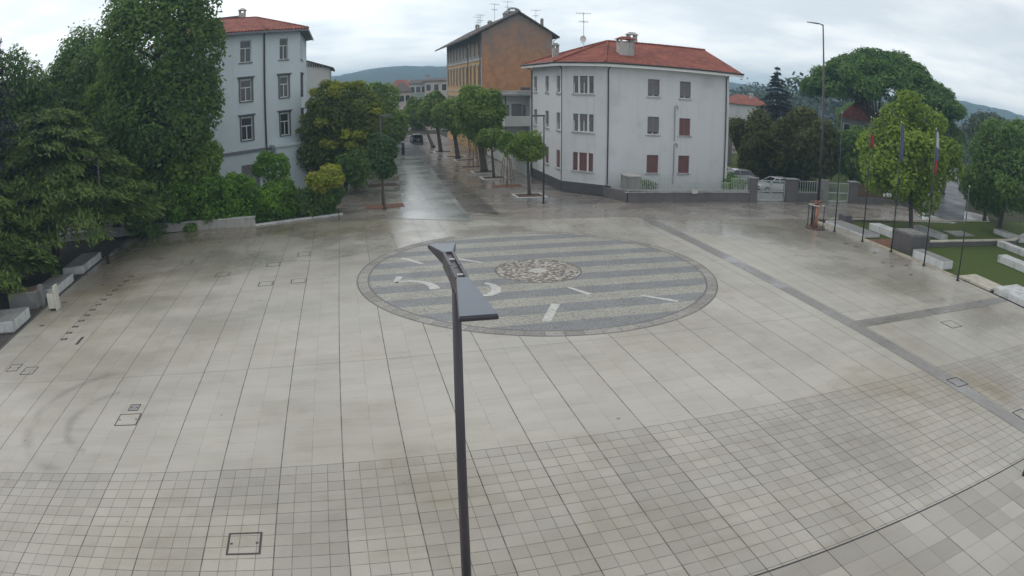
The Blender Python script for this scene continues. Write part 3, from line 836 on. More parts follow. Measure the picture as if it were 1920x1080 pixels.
# soffit and cornice
m = MB(); z = Vector((0, 0, -.10)); zz = Vector((0, 0, -.33))
for (a, b, wa, wb) in ((e0, e1, A0, A1), (e1, e2, A1, B1), (e2, e3, B1, C1)):
    ia, ib = Vector((wa.x, wa.y, rz - .13)), Vector((wb.x, wb.y, rz - .13))
    m.quad(a + z + Vector((0, 0, -.02)), ia, ib, b + z + Vector((0, 0, -.02)))
    m.quad(a + z, b + z, b + zz, a + zz)
m.face([e3 + z, e3 + zz, r1 + zz, r1 + z])
m.build('cornice', M_['white_trim'], roof)
m = MB(); m.tube([e0 + Vector((-.06, 0, -.03)), e1 + Vector((-.06, 0, -.03)), e2 + Vector((-.02, -.06, -.03)), e3 + Vector((0, -.06, -.03))], .085, 6)
m.build('gutter', M_['pipe'], roof)
for px, py in ((1.0, 0), (0, 0)):
    pass
for a, nn, ee in ((A1 + Vector((.06, .1, 0)), Vector((-.75, -.66, 0)), e1), (B1 + Vector((.25, 0, 0)), Vector((0, -1, 0)), e2), (C1 + Vector((-.35, 0, 0)), Vector((0, -1, 0)), None), (A0 + Vector((0, -.25, 0)), Vector((-1, 0, 0)), None)):
    m = MB(); q = a + nn * .08
    m.tube([q + nn * .62 + Vector((0, 0, EZ + .02)), q + nn * .35 + Vector((0, 0, EZ - .18)), q + Vector((0, 0, EZ - .40)), q + Vector((0, 0, .1))], .055, 6)
    m.build('downpipe', M_['pipe'], T)
for X, z0, z1 in ((26.93, 4.75, 7.72), (26.93, 1.0, 4.42)):
    m = MB(); m.tube([(X, 50.74, z0), (X, 50.74, z1), (X + .12, 50.70, z1 + .12), (X + .26, 50.70, z1), (X + .26, 50.70, z1 - .25)], .045, 6); m.build('vent_pipe', M_['greypipe'], T)
chimney(roof, 23.2, 52.9, 11.7, 13.55, 1.25, .95)
chimney(roof, 26.2, 58.2, 12.6, 14.5, .85, .7, 'pale_concrete')
chimney(roof, 19.1, 59.6, 11.6, 13.1, .55, .5, 'concrete')
antenna(roof, (21.0, 57.2, 12.5), 3.6, 3, True)

# ================================================================== ORANGE BLOCK BEHIND IT
T = thing('apartment_block', 'tall old block with ochre street front and bare stained orange gable wall', 'apartment block', (22, 95, 0))
y0, y1, x0, x1 = 85.6, 115.4, 17.5, 27.0; ez = 16.3; ap = (22.4, 19.25)
m = MB(); m.face([(x0, y0, 0), (x1, y0, 0), (x1, y0, ez), (ap[0], y0, ap[1] - .2), (x0, y0, ez)])
m.build('gable_wall', M_['ob_gable'], T)
cols = [1.2 + 2.9 * k for k in range(10)]
ops = [(c, c + 1.15, 13.25, 15.2) for c in cols] + [(c, c + 1.15, 9.2, 11.7) for c in cols] + [(c, c + 1.15, 5.0, 7.3) for c in cols]
o, u, n = Vector((x0, y1, 0)), Vector((0, -1, 0)), Vector((-1, 0, 0))
ops = [(y1 - y0 - a[1], y1 - y0 - a[0], a[2], a[3]) for a in ops]
m = MB(); wall_open(m, o, u, n, y1 - y0, 0, ez, ops); m.quad((x1, y0, 0), (x1, y1, 0), (x1, y1, ez), (x1, y0, ez)); m.face([(x0, y1, 0), (x0, y1, ez), (ap[0], y1, ap[1] - .2), (x1, y1, ez), (x1, y1, 0)])
m.build('street_wall', M_['ob_wall'], T)
for k, op in enumerate(ops): window(T, o, u, n, op, 'roller', hood=k >= 10, mats=dict(shutter='shutter_brown' if k >= 10 else 'roller', sill='pale_concrete'))
m = MB(); m.obox(o, u, n, 0, y1 - y0, .003, .12, 12.55, 12.85); m.obox(o, u, n, 0, y1 - y0, .003, .10, 8.3, 8.5)
m.obox(o, u, n, y1 - y0 - .55, y1 - y0, .003, .07, 0, 12.55); m.obox(o, u, n, 0, .55, .003, .07, 0, 12.55)
m.build('cornice', M_['pale_concrete'], T)
m = MB(); m.obox(o, u, n, 0.02, y1 - y0 - .02, .003, .03, 12.86, 16.2)
# grey upper storey band kept clear of the openings
m = MB()
wall_open(m, o + n * .02, u, n, y1 - y0, 12.86, 16.2, [a for a in ops if a[2] > 13], .02)
m.build('upper_storey', M_['grey_wall'], T)
e = 1.7; zl = ez - .55
a, b, c = Vector((x0 - e, y0 - .45, zl)), Vector((ap[0], y0 - .45, ap[1] + .1)), Vector((x1 + .9, y0 - .45, ez - .35))
dv = Vector((0, y1 - y0 + 3.2, 0)); tk = Vector((0, 0, -.22))
m = MB()
m.quad(a, b, b + dv, a + dv); m.quad(b, c, c + dv, b + dv); m.quad(a + tk, a + dv + tk, b + dv + tk, b + tk); m.quad(b + tk, b + dv + tk, c + dv + tk, c + tk)
m.quad(a, a + tk, b + tk, b); m.quad(b, b + tk, c + tk, c); m.quad(a, a + dv, a + dv + tk, a + tk); m.quad(c, c + tk, c + dv + tk, c + dv)
m.quad(a + dv, b + dv, b + dv + tk, a + dv + tk); m.quad(b + dv, c + dv, c + dv + tk, b + dv + tk)
roof = m.build('roof', M_['tile_grey'], T)
for k, (X, Y, zt, w) in enumerate(((21.6, 89.5, 19.5, .6), (22.2, 90.5, 19.9, .75), (23.0, 91.0, 20.4, 1.2), (23.8, 91.4, 20.2, .6), (20.2, 93, 18.6, .55), (19.2, 97, 18.4, .5))):
    chimney(roof, X, Y, 17.2, zt, w, .6, 'concrete', 'grey_wall')
chimney(roof, 26.3, 88.0, 16.4, 18.6, .35, .35, 'concrete', 'grey_wall')
for k, (X, Y, z, h) in enumerate(((20.2, 90, 18.3, 2.6), (22.4, 91.5, 19.3, 2.2), (18.6, 92, 17.3, 2.2), (25.6, 88.5, 17.4, 2.6), (18.9, 95, 17.5, 2.0))): antenna(roof, (X, Y, z), h, k)
for Y in (y0 + .35, y0 + 9.0):
    m = MB(); m.tube([(x0 - e, Y, zl - .1), (x0 - .15, Y, zl - 1.1), (x0 - .15, Y, .2)], .06, 6); m.build('downpipe', M_['pipe'], T)
m = MB(); m.tube([(x1 + .8, y0 - .3, ez - .45), (x1 + .1, y0 - .1, ez - 1.0), (x1 + .1, y0 - .1, 1)], .06, 6); m.build('downpipe', M_['pipe'], T)
for (xa, xb, za, zb) in ((22.6, 24.0, 6.4, 8.9), (24.6, 25.1, 7.4, 10.0)):
    m = MB(); m.box(xa, xb, y0 - .06, y0 - .003, za, zb); w = m.build('window', M_['stone_trim'], T)
    m = MB(); m.box(xa + .12, xb - .12, y0 - .09, y0 - .062, za + .1, zb - .1); m.build('pane', M_['shutter_brown'], w)

# the low wing with a loggia between the two
T = thing('balcony_wing', 'low pale annex with open balcony between white house and orange block', 'annex', (20, 76, 0))
m = MB(); m.box(17.9, 23.5, 75.9, 84.5, 0, 7.9); m.box(20.85, 23.5, 74.6, 75.9, 0, 7.9); m.build('wall', M_['pale_wall'], T)
m = MB(); m.box(17.5, 23.6, 74.3, 84.6, 7.9, 8.1); m.box(19.6, 23.6, 75.5, 84.6, 8.1, 8.45); m.build('roof', M_['concrete'], T)
m = MB(); m.box(17.9, 20.85, 74.6, 75.9, 4.3, 4.5); m.box(17.9, 20.85, 74.6, 74.75, 4.5, 5.5); m.box(17.9, 18.02, 74.75, 75.9, 4.5, 5.5); m.build('balcony', M_['pale_wall'], T)
m = MB(); m.box(17.92, 18.06, 74.62, 74.74, 5.5, 7.9); m.box(17.92, 18.06, 74.62, 74.74, 0, 4.3); m.build('post', M_['pipe'], T)
m = MB(); m.box(19.0, 20.2, 75.84, 75.896, 4.5, 6.9); d = m.build('balcony_door', M_['roller'], T)
for X in (18.5, 20.5):
    m = MB(); m.box(X - .2, X + .2, 75.85, 75.896, 5.2, 6.8); m.build('window', M_['curtain'], T)
m = MB(); m.box(18.2, 20.6, 75.85, 75.896, 0, 2.5); m.build('garage_door', M_['greypipe'], T)

# wall of the courtyard along the pavement, behind the street trees
T = thing('garden_wall', 'pale boundary wall running along the pavement behind the street trees', 'wall', (17.6, 75, 0))
m = MB(); m.box(17.45, 17.7, 63.2, 74.2, 0, 1.9); m.build('wall_body', M_['pale_wall'], T)
m = MB(); m.box(17.36, 17.79, 63.2, 74.2, 1.9, 2.0); m.build('coping', M_['pale_concrete'], T)

# ================================================================== PALE BLUE HOUSE
T = thing('blue_house', 'pale blue four-storey house with grey window surrounds and red roof behind the trees', 'house', (-9, 66, 0))
P1 = Vector((-7.74, 63.19, 0)); d1 = Vector((3.27, 1.77, 0)).normalized(); d2 = Vector((3.35, 1.74, 0)).normalized()
P0 = P1 - d1 * 10.5; P2 = P1 + d2 * 3.75; P3 = Vector((-4.55, 78.5, 0)); EZ2 = 15.55
fa, fb, fd = face_frame(P0, P1), face_frame(P1, P2), face_frame(P2, P3)
def on_face(px, py, fr):
    d = ray(px, py); o, u, n, L = fr; c = Vector((0, 0, CAM_H)); dd = Vector(d); t = (o - c).dot(n) / dd.dot(n); h = c + dd * t
    return (h - o).dot(u), h.z
opsA, opsB, opsD = [], [], []
def rec(fr, x0_, y0_, x1_, y1_):
    a, z1_ = on_face(x0_, y0_, fr); b, z0_ = on_face(x1_, y1_, fr); return a, b, z0_, z1_
a0, a1, _, zt1 = rec(fa, 450, 92, 472, 117); _, _, zb1, _ = rec(fa, 450, 92, 472, 117)
WA = (on_face(450, 100, fa)[0], on_face(471, 100, fa)[0]); WB_ = (on_face(524, 100, fb)[0], on_face(540, 100, fb)[0])
zr = []
for (yt, yb) in ((66, 117), (150, 190), (221, 263)): zr.append((on_face(461, yb, fa)[1], on_face(461, yt, fa)[1]))
zr[0] = (zr[0][0], min(zr[0][1], EZ2 - .75))
W0 = (WA[0] - 4.6, WA[1] - 4.6)
opsA = [(max(w[0], .3), w[1], z0_, z1_) for z0_, z1_ in zr for w in (W0, WA)]
opsB = [(WB_[0], WB_[1], z0_, z1_) for z0_, z1_ in zr]
for k in range(2):
    for z0_, z1_ in zr: opsD.append((.9 + 2.6 * k, 1.9 + 2.6 * k, z0_, z1_))
opsA.append((WA[0] - .2, WA[1] + .5, .4, 2.9)); opsB.append((.8, 2.6, .2, 2.9))
m = MB()
for fr, ops in ((fa, opsA), (fb, opsB), (fd, opsD)): wall_open(m, fr[0], fr[1], fr[2], fr[3], 0, EZ2, ops)
Q0 = P0 + Vector((-6, 12, 0)); m.quad(P3, Q0, Q0 + Vector((0, 0, EZ2)), P3 + Vector((0, 0, EZ2))); m.quad(Q0, P0, P0 + Vector((0, 0, EZ2)), Q0 + Vector((0, 0, EZ2)))
m.build('wall', M_['bb_wall'], T)
for fr, ops in ((fa, opsA), (fb, opsB), (fd, opsD)):
    for op in ops:
        g = op[2] < 1.5; top = op[3] > 12.5
        window(T, *fr[:3], op, 'roller' if g else 'plain', hood=not (g or top), sill=not g, transom=not g, mats=dict(shutter='roller', pane='glass', sill='bb_trim'))
m = MB(); zc = on_face(455, 285, fa)[1]
m.obox(*fa[:3], 0, fa[3], .003, .14, zc - .15, zc + .12); m.obox(*fb[:3], 0, fb[3], .003, .12, zc - .15, zc + .10); m.build('string_course', M_['stone_trim'], T)
m = MB(); m.obox(*fb[:3], .35, fb[3] + 1.4, .01, 1.5, zc + .10, zc + .32); m.obox(*fb[:3], .5, fb[3] + .6, .15, 1.3, 0, zc + .10); m.build('porch', M_['bb_wall'], T)
m = MB()
pp = P1 + fa[2] * .1
m.tube([pp + Vector((0, 0, EZ2)), pp], .085, 6); m.build('downpipe', M_['pipe'], T)
ov = .85; rz = EZ2 + .1
def off(p, n1, n2=None):
    n = (n1 + (n2 or n1)).normalized(); return p + n * ov / max(.5, n.dot(n1))
E0 = off(P0, fa[2]); E1 = off(P1, fa[2], fb[2]); E2 = off(P2, fb[2], fd[2]); E3 = off(P3, fd[2]); E4 = Q0 + Vector((-.5, .5, 0))
up = Vector((0, 0, rz)); apx = on_face  # ridge
RA = Vector((-9.6, 71.0, 18.05)); RB = Vector((-17.5, 69.0, 18.3)); RC = Vector((-8.2, 76.5, 17.7))
m = MB(); V = [q + up for q in (E0, E1, E2, E3, E4)]
m.face([V[0], V[1], RA, RB]); m.face([V[1], V[2], RA]); m.face([V[2], V[3], RC, RA]); m.face([V[3], V[4], RB, RC]); m.face([RA, RC, RB]); m.face([V[4], V[0], RB])
for a, b in zip(V, V[1:] + V[:1]): m.quad(a, a + Vector((0, 0, -.1)), b + Vector((0, 0, -.1)), b)
roof = m.build('roof', M_['tile'], T)
m = MB()
for a, b in ((V[1], RA), (V[2], RA), (RA, RB)): m.tube([a, b], .12, 6)
m.build('ridge_tiles', M_['tile'], roof)
m = MB()
for (a, b, wa, wb) in ((V[0], V[1], P0, P1), (V[1], V[2], P1, P2), (V[2], V[3], P2, P3)):
    ia, ib = Vector((wa.x, wa.y, rz - .18)), Vector((wb.x, wb.y, rz - .18)); z_ = Vector((0, 0, -.12))
    m.quad(a + z_, ia, ib, b + z_); m.quad(a + z_, b + z_, b + z_ * 2.6, a + z_ * 2.6)
m.build('eaves', M_['stone_trim'], roof)
chimney(roof, -11.2, 71.5, 17.2, 19.2, .7, .7, 'pale_concrete')
for k, q in enumerate(((-17.0, 70.5, 18.0), (-15.5, 70, 17.6))): antenna(roof, q, 3.0, 20 + k)
# rear wing
T = thing('rear_wing', 'plain white rear wing with sloping roofline right of the blue house', 'house wing', (-4, 82, 0))
wl, wr = atd(566, 112, 82), atd(618, 127, 82)
m = MB(); yb = 92
m.face([(wl.x - 3, wl.y, 0), (wr.x, wr.y, 0), (wr.x, wr.y, wr.z - .1), (wl.x, wl.y, wl.z - .1), (wl.x - 3, wl.y, wl.z - .1)])
m.quad((wr.x, wr.y, 0), (wr.x, yb, 0), (wr.x, yb, wr.z - .1), (wr.x, wr.y, wr.z - .1)); m.quad((wl.x - 3, yb, 0), (wl.x - 3, wl.y, 0), (wl.x - 3, wl.y, wl.z - .1), (wl.x - 3, yb, wl.z - .1))
m.build('wall', M_['pale_wall'], T)
m = MB(); m.hexa([(wl.x - 3, wl.y - .35, wl.z - .1), (wl.x, wl.y - .35, wl.z - .1), (wl.x, yb, wl.z - .1), (wl.x - 3, yb, wl.z - .1), (wl.x - 3, wl.y - .35, wl.z + .1), (wl.x, wl.y - .35, wl.z + .1), (wl.x, yb, wl.z + .1), (wl.x - 3, yb, wl.z + .1)])
m.hexa([(wl.x, wl.y - .35, wl.z - .1), (wr.x + .5, wr.y - .35, wr.z - .25), (wr.x + .5, yb, wr.z - .25), (wl.x, yb, wl.z - .1), (wl.x, wl.y - .35, wl.z + .1), (wr.x + .5, wr.y - .35, wr.z), (wr.x + .5, yb, wr.z), (wl.x, yb, wl.z + .1)])
m.build('roof', M_['tile_grey'], T)
m = MB()
for k in range(7): X = wl.x + .5 + .28 * k; m.box(X, X + .14, wl.y - .03, wl.y - .003, wl.z - .95 - .04 * k, wl.z - .55 - .04 * k)
m.build('vent_slots', M_['dark_stone'], T)
m = MB(); m.tube([(wr.x + .1, wr.y - .1, wr.z - .3), (wr.x + .1, wr.y - .1, 0)], .07, 6); m.build('downpipe', M_['greypipe'], T)
# upper building seen above the blue roof, far left
T = thing('flat_roofed_block', 'pale flat-roofed block just showing behind the red roof of the blue house', 'building', (-25, 90, 0))
bl, br = atd(372, 40, 92), atd(455, 30, 92)
m = MB(); m.prism([(bl.x, bl.y), (br.x, br.y), (br.x - 3, br.y + 10), (bl.x - 3, bl.y + 10)], 0, br.z - .2); m.build('wall', M_['pale_wall'], T)
m = MB(); m.prism([(bl.x - .5, bl.y - .5), (br.x + .5, br.y - .5), (br.x - 3, br.y + 10.5), (bl.x - 3, bl.y + 10.5)], br.z - .2, br.z + .05); m.build('roof', M_['tile_grey'], T)
dd = (br - bl); dd.z = 0; dd.normalize(); nn = Vector((dd.y, -dd.x, 0))
for k in range(6):
    m = MB(); m.obox((bl.x, bl.y, 0), dd, nn, .6 + k * 1.15, 1.1 + k * 1.15, .003, .03, br.z - 1.3, br.z - .7); m.build('window', M_['glass'], T)

# ================================================================== HOUSES FURTHER OFF
def far_house(name, label, D, px0, px1, py_eave, py_top, depth, wall, roofm, rows=2, cols=4, hip=.25, cat='house', z0=0):
    a, b = atd(px0, py_eave, D), atd(px1, py_eave, D); zt = atd((px0 + px1) / 2, py_top, D).z; ze = (a.z + b.z) / 2
    u = Vector((b.x - a.x, b.y - a.y, 0)); L = u.length; u.normalize(); n = Vector((u.y, -u.x, 0)); o = Vector((a.x, a.y, 0))
    t = thing(name, label, cat, o)
    m = MB(); m.obox(o, u, n, 0, L, -depth, 0, 0, ze); m.build('wall', M_[wall], t)
    m = MB(); q = lambda s, k, z: o + u * s + n * k + Vector((0, 0, z)); w = .5
    c = [q(-w, w, ze), q(L + w, w, ze), q(L + w, -depth - w, ze), q(-w, -depth - w, ze)]
    h = L * hip; r = [q(h, -depth / 2, zt), q(L - h, -depth / 2, zt)]
    m.face([c[0], c[1], r[1], r[0]]); m.face([c[1], c[2], r[1]]); m.face([c[2], c[3], r[0], r[1]]); m.face([c[3], c[0], r[0]]); m.face(c[::-1])
    rf = m.build('roof', M_[roofm], t)
    for i in range(rows):
        for j in range(cols):
            s = L * (j + .5) / cols; z = ze - 2.2 - 3.0 * i
            if z < .5: continue
            m = MB(); m.obox(o, u, n, s - .55, s + .55, .003, .05, z, z + 1.5); w_ = m.build('window', M_['white_trim'], t)
            m = MB(); m.obox(o, u, n, s - .45, s + .45, .052, .07, z + .1, z + 1.4); m.build('pane', M_['glass'], w_)
    return t, rf, q, ze, zt, L
h = far_house('hipped_house', 'distant house with red hipped roof left of the street end', 165, 733, 772, 163, 149, 9, 'pale_wall', 'tile', 1, 4)
chimney(h[1], h[2](9, -4, 0).x, h[2](9, -4, 0).y, h[3], h[4] + .8, .8, .8)
h = far_house('gabled_house', 'distant pinkish house with broad low gable beyond the street trees', 140, 737, 770, 172, 155, 8, 'pink_wall', 'tile_grey', 2, 3, .35)
h = far_house('green_house', 'distant pale green house with dark upstairs windows at the street end', 150, 768, 800, 156, 149, 8, 'green_wall', 'tile_grey', 2, 3, .1)
h = far_house('modern_house', 'distant low white house with flat grey roof beside the orange block', 138, 796, 840, 151, 146, 12, 'pink_wall', 'tile_grey', 1, 3, .08)
h = far_house('warehouse', 'long white building with red hipped roof right of the white corner house', 125, 1350, 1442, 196, 178, 14, 'wb_wall', 'tile', 0, 0, .3)
for k, s in enumerate((6, 11)): chimney(h[1], h[2](s, -5, 0).x, h[2](s, -5, 0).y, h[3] + .5, h[4] + .4, .6, .6, 'pale_concrete')
h = far_house('shed', 'low shed with dull orange front below the white building at right', 105, 1352, 1400, 236, 222, 6, 'pink_wall', 'tile_grey', 0, 0, .02, 'shed')
h = far_house('villa', 'house with red tiled roof half hidden behind the umbrella pine trunk', 97, 1576, 1650, 226, 190, 9, 'grey_wall', 'tile', 2, 3, .38)

# ================================================================== FENCE ALONG THE ROAD
def picket_run(parent, x0, x1, y, z0, z1, step=.17):
    m = MB(); m.box(x0, x1, y - .02, y + .02, z1 - .05, z1); m.box(x0, x1, y - .02, y + .02, z0 + .05, z0 + .09)
    x = x0 + step / 2
    while x < x1:
        m.box(x - .022, x + .022, y - .012, y + .012, z0, z1 - .05); x += step
    return m.build('picket_railing', M_['rail'], parent)
T = thing('front_fence', 'low dark wall with pale picket railing in front of the white corner house', 'fence', (27, 47.7, 0))
FY = 47.75
m = MB(); m.box(21.3, 33.0, FY - .14, FY + .14, 0, .78); m.hexa([(21.16, FY - .14, 0), (21.44, FY + .14, 0), (20.75, 50.78, 0), (20.47, 50.78, 0), (21.16, FY - .14, .78), (21.44, FY + .14, .78), (20.75, 50.78, .78), (20.47, 50.78, .78)])
m.build('base_wall', M_['concrete_dark'], T)
m = MB(); m.box(21.1, 33.0, FY - .20, FY + .20, .782, .85); m.build('coping', M_['pale_concrete'], T)
m = MB(); m.tube([(20.5, 50.5, 1.02), (21.15, FY - .22, 1.02), (33.0, FY - .22, 1.02)], .035, 6)
for X in (21.3, 23.8, 26.2, 28.6, 30.8, 32.8): m.tube([(X, FY - .22, .84), (X, FY - .22, 1.02)], .025, 5)
m.build('handrail', M_['steel'], T)
picket_run(T, 22.4, 26.3, FY, .85, 2.02); picket_run(T, 26.34, 31.0, FY, .85, 1.62); picket_run(T, 31.04, 33.0, FY, .85, 2.02)
m = MB(); m.box(21.3, 22.36, FY - .12, 49.2, .853, 2.05); m.build('meter_box', M_['grey_stone'], T)
m = MB(); m.box(21.22, 22.44, FY - .2, 49.3, 2.05, 2.13); m.build('meter_box_cap', M_['pale_concrete'], T)
m = MB(); m.box(27.0, 27.55, FY - .30, FY - .262, .72, 1.02); m.build('notice_plate', M_['cream'], T)
def pillar(x0, x1, label, h=2.05):
    t = thing('gate_pillar', label, 'pillar', ((x0 + x1) / 2, FY, 0), 'pillars along the fence line')
    m = MB(); m.box(x0, x1, FY - .3, FY + .3, 0, h); m.build('shaft', M_['concrete_dark'], t, bevel=.02)
    m = MB(); m.box(x0 - .06, x1 + .06, FY - .36, FY + .36, h, h + .09); m.build('cap', M_['concrete'], t)
def gate(x0, x1, label, z=1.9):
    t = thing('iron_gate', label, 'gate', ((x0 + x1) / 2, FY, 0)); mid = (x0 + x1) / 2
    for a, b in ((x0 + .03, mid - .02), (mid + .02, x1 - .03)):
        m = MB()
        m.box(a, a + .06, FY - .03, FY + .03, .06, z); m.box(b - .06, b, FY - .03, FY + .03, .06, z)
        m.box(a + .06, b - .06, FY - .03, FY + .03, z - .07, z); m.box(a + .06, b - .06, FY - .03, FY + .03, .06, .20); m.box(a + .06, b - .06, FY - .034, FY + .034, .88, .98)
        k = a + .16
        while k < b - .1: m.box(k, k + .018, FY - .01, FY + .01, .2, z - .07); k += .13
        m.build('gate_leaf', M_['rail'], t)
    m = MB(); m.box(mid - .09, mid + .09, FY - .06, FY - .036, .75, 1.1); m.build('lock', M_['steel'], t)
pillar(33.0, 33.75, 'grey pillar between picket railing and gate'); gate(33.75, 37.1, 'pale iron gate with two leaves in front of the parked white car')
pillar(37.1, 38.5, 'wide grey pillar right of the car gate')
T = thing('mesh_fence', 'low dark wall with thin pale railing in front of the garden lawn', 'fence', (39.8, FY, 0))
m = MB(); m.box(38.5, 41.3, FY - .12, FY + .12, 0, .85); m.build('base_wall', M_['concrete_dark'], T)
picket_run(T, 38.5, 41.3, FY, .85, 1.95, .3)
m = MB(); m.box(41.3, 42.5, FY - .25, FY + .25, 0, 2.15); tag(m.build('utility_cabinet', M_['grey_stone'], None, bevel=.03), 'plain grey street cabinet between mast and garden gate', 'cabinet')
gate(42.6, 45.5, 'pale iron gate in front of the garden lawn, behind the flagpoles')
pillar(45.5, 46.6, 'grey pillar between garden gate and slatted fence')
T = thing('slatted_fence', 'brown horizontally slatted fence on a low wall behind the first flagpoles', 'fence', (50, FY, 0))
m = MB(); m.box(46.6, 58, FY - .12, FY + .12, 0, .6); m.build('base_wall', M_['concrete_dark'], T)
m = MB(); z = .62
while z < 1.75: m.box(46.6, 58, FY - .03, FY + .01, z, z + .13); z += .16
m.build('slat_panel', M_['shutter_brown'], T)
for X in (46.65, 49.4, 52.2, 55.0, 57.9):
    m = MB(); m.box(X - .04, X + .04, FY + .012, FY + .09, .6, 1.85); m.build('post', M_['iron'], T)
m = MB(); m.box(50.7, 52.1, FY - .16, FY - .13, .75, 1.75); tag(m.build('banner', M_['white_trim']), 'blank whitish panel hung on the slatted fence', 'banner')
# boundary wall of the yard
T = thing('yard_wall', 'long dull wall behind the parked cars next to the white house', 'wall', (36, 66, 0))
m = MB(); m.box(33.4, 49, 75.5, 75.8, 0, 4.6); m.build('wall_body', M_['yard_wall'], T)
m = MB(); m.box(33.3, 49.1, 75.4, 75.9, 4.6, 4.72); m.build('coping', M_['concrete'], T)

# ================================================================== LEFT EDGE: WALLS, BENCHES, BIN
T = thing('low_wall', 'low pale retaining wall along the foot of the big trees', 'wall', (-17, 47, 0))
m = MB(); m.hexa([(-27.5, 49.6, 0), (-6.9, 46.75, 0), (-6.9, 47.1, 0), (-27.5, 49.95, 0), (-27.5, 49.6, .62), (-6.9, 46.75, .62), (-6.9, 47.1, .62), (-27.5, 49.95, .62)])
m.build('wall_body', M_['pale_concrete'], T)
m = MB(); m.hexa([(-27.5, 49.55, .622), (-6.85, 46.70, .622), (-6.85, 47.15, .622), (-27.5, 50.0, .622), (-27.5, 49.55, .68), (-6.85, 46.70, .68), (-6.85, 47.15, .68), (-27.5, 50.0, .68)])
m.build('coping', M_['white_stone'], T)
m = MB(); m.hexa([(-6.9, 46.8, -.01), (-.5, 48.3, -.01), (-.55, 48.45, -.01), (-6.95, 46.98, -.01), (-6.9, 46.8, .12), (-.5, 48.3, .12), (-.55, 48.45, .12), (-6.95, 46.98, .12)])
tag(m.build('hedge_kerb', M_['white_stone']), None, None, None, 'structure')
def block(name, label, cat, x0, x1, y0, y1, h, mat='white_stone', group=None, lip=True, rot=0, top=None):
    t = thing(name, label, cat, ((x0 + x1) / 2, (y0 + y1) / 2, 0), group)
    m = MB()
    if lip:
        m.box(x0 + .10, x1 - .10, y0 + .10, y1 - .10, 0, .08); m.box(x0, x1, y0, y1, .08, h - .012)
    else: m.box(x0, x1, y0, y1, 0, h - .012)
    m.build('base', M_[mat], t, bevel=.025)
    m = MB(); m.box(x0 + .02, x1 - .02, y0 + .02, y1 - .02, h - .01, h + .015); m.build('seat', M_[top or mat], t, bevel=.012)
    if rot: t.rotation_euler.z = rot
    return t
GB = 'stone block benches round the plaza'
block('stone_bench', 'long pale stone bench beside the lamp post under the left trees', 'bench', -18.7, -17.15, 37.3, 40.9, .55, group=GB, top='grey_stone')
block('stone_bench', 'pale stone bench behind the cream litter bin', 'bench', -18.7, -17.15, 32.6, 35.7, .55, group=GB, top='grey_stone')
block('stone_bench', 'pale stone bench cut off by the left edge, nearest the camera', 'bench', -20.6, -17.25, 27.2, 29.3, .62, group=GB, top='grey_stone')
T = thing('planter_box', 'grey stone planter in the shade behind the litter bin', 'planter', (-18.6, 31.4, 0))
m = MB(); m.box(-19.6, -17.6, 30.9, 32.1, 0, .95); m.build('base', M_['grey_stone'], T, bevel=.03)
m = MB(); m.box(-19.5, -17.7, 31.0, 32.0, .93, .975); m.build('soil_top', M_['soil'], T)
m = MB(); m.box(-17.62, -17.4, 31.3, 31.6, 0, 1.15); m.build('post', M_['grey_stone'], T)
b = G(105, 580)
T = thing('litter_bin', 'cream metal litter bin with taller back plate beside the left benches', 'litter bin', (b.x, b.y, 0))
m = MB(); x, y = b.x, b.y
m.box(x - .34, x + .10, y - .22, y - .19, .12, .92); m.box(x - .34, x + .10, y + .19, y + .22, .12, .92); m.box(x - .34, x - .31, y - .19, y + .19, .12, .92); m.box(x - .31, x + .10, y - .19, y + .19, .12, .15)
m.build('bin_body', M_['cream'], T)
m = MB(); m.box(x + .12, x + .24, y - .24, y + .24, 0, 1.28); m.build('back_plate', M_['cream'], T, bevel=.015)
m = MB(); m.box(x - .30, x + .09, y - .18, y + .18, .55, .74); m.build('liner', M_['iron'], T)
m = MB(); m.box(x - .28, x + .05, y - .16, y + .16, 0, .118); m.build('foot', M_['iron'], T)

# ================================================================== LAMPS
def shoebox_lamp(foot, h, label, ang, arm=1.0):
    t = thing('street_lamp', label, 'street lamp', (foot[0], foot[1], 0), 'dark street lamps round the plaza')
    m = MB(); m.tube([(foot[0], foot[1], 0), (foot[0], foot[1], h)], [.075, .05], 10); m.build('pole', M_['lamp'], t, True)
    m = MB(); m.cyl(foot[0], foot[1], 0, .04, .16); m.build('base_plate', M_['lamp'], t)
    d = Vector((math.cos(ang), math.sin(ang), 0)); n = Vector((-d.y, d.x, 0)); o = Vector((foot[0], foot[1], 0))
    m = MB(); m.obox(o, d, n, -.05, arm, -.14, .14, h - .02, h + .09); m.build('lamp_head', M_['lamp'], t, bevel=.02)
    m = MB(); m.obox(o, d, n, .2, arm - .08, -.10, .10, h - .035, h - .022); m.build('diffuser', M_['clear'], t)
    return t
shoebox_lamp(G(718, 384), 6.9, 'dark lamp post half hidden by the dark columnar tree by the street', R(15), .95)
shoebox_lamp(G(1019, 381), 6.72, 'dark lamp post in front of the white house corner beside a round street tree', R(180), .95)
shoebox_lamp(G(203, 494), 6.8, 'dark lamp post whose head is lost in the big left trees', R(200))
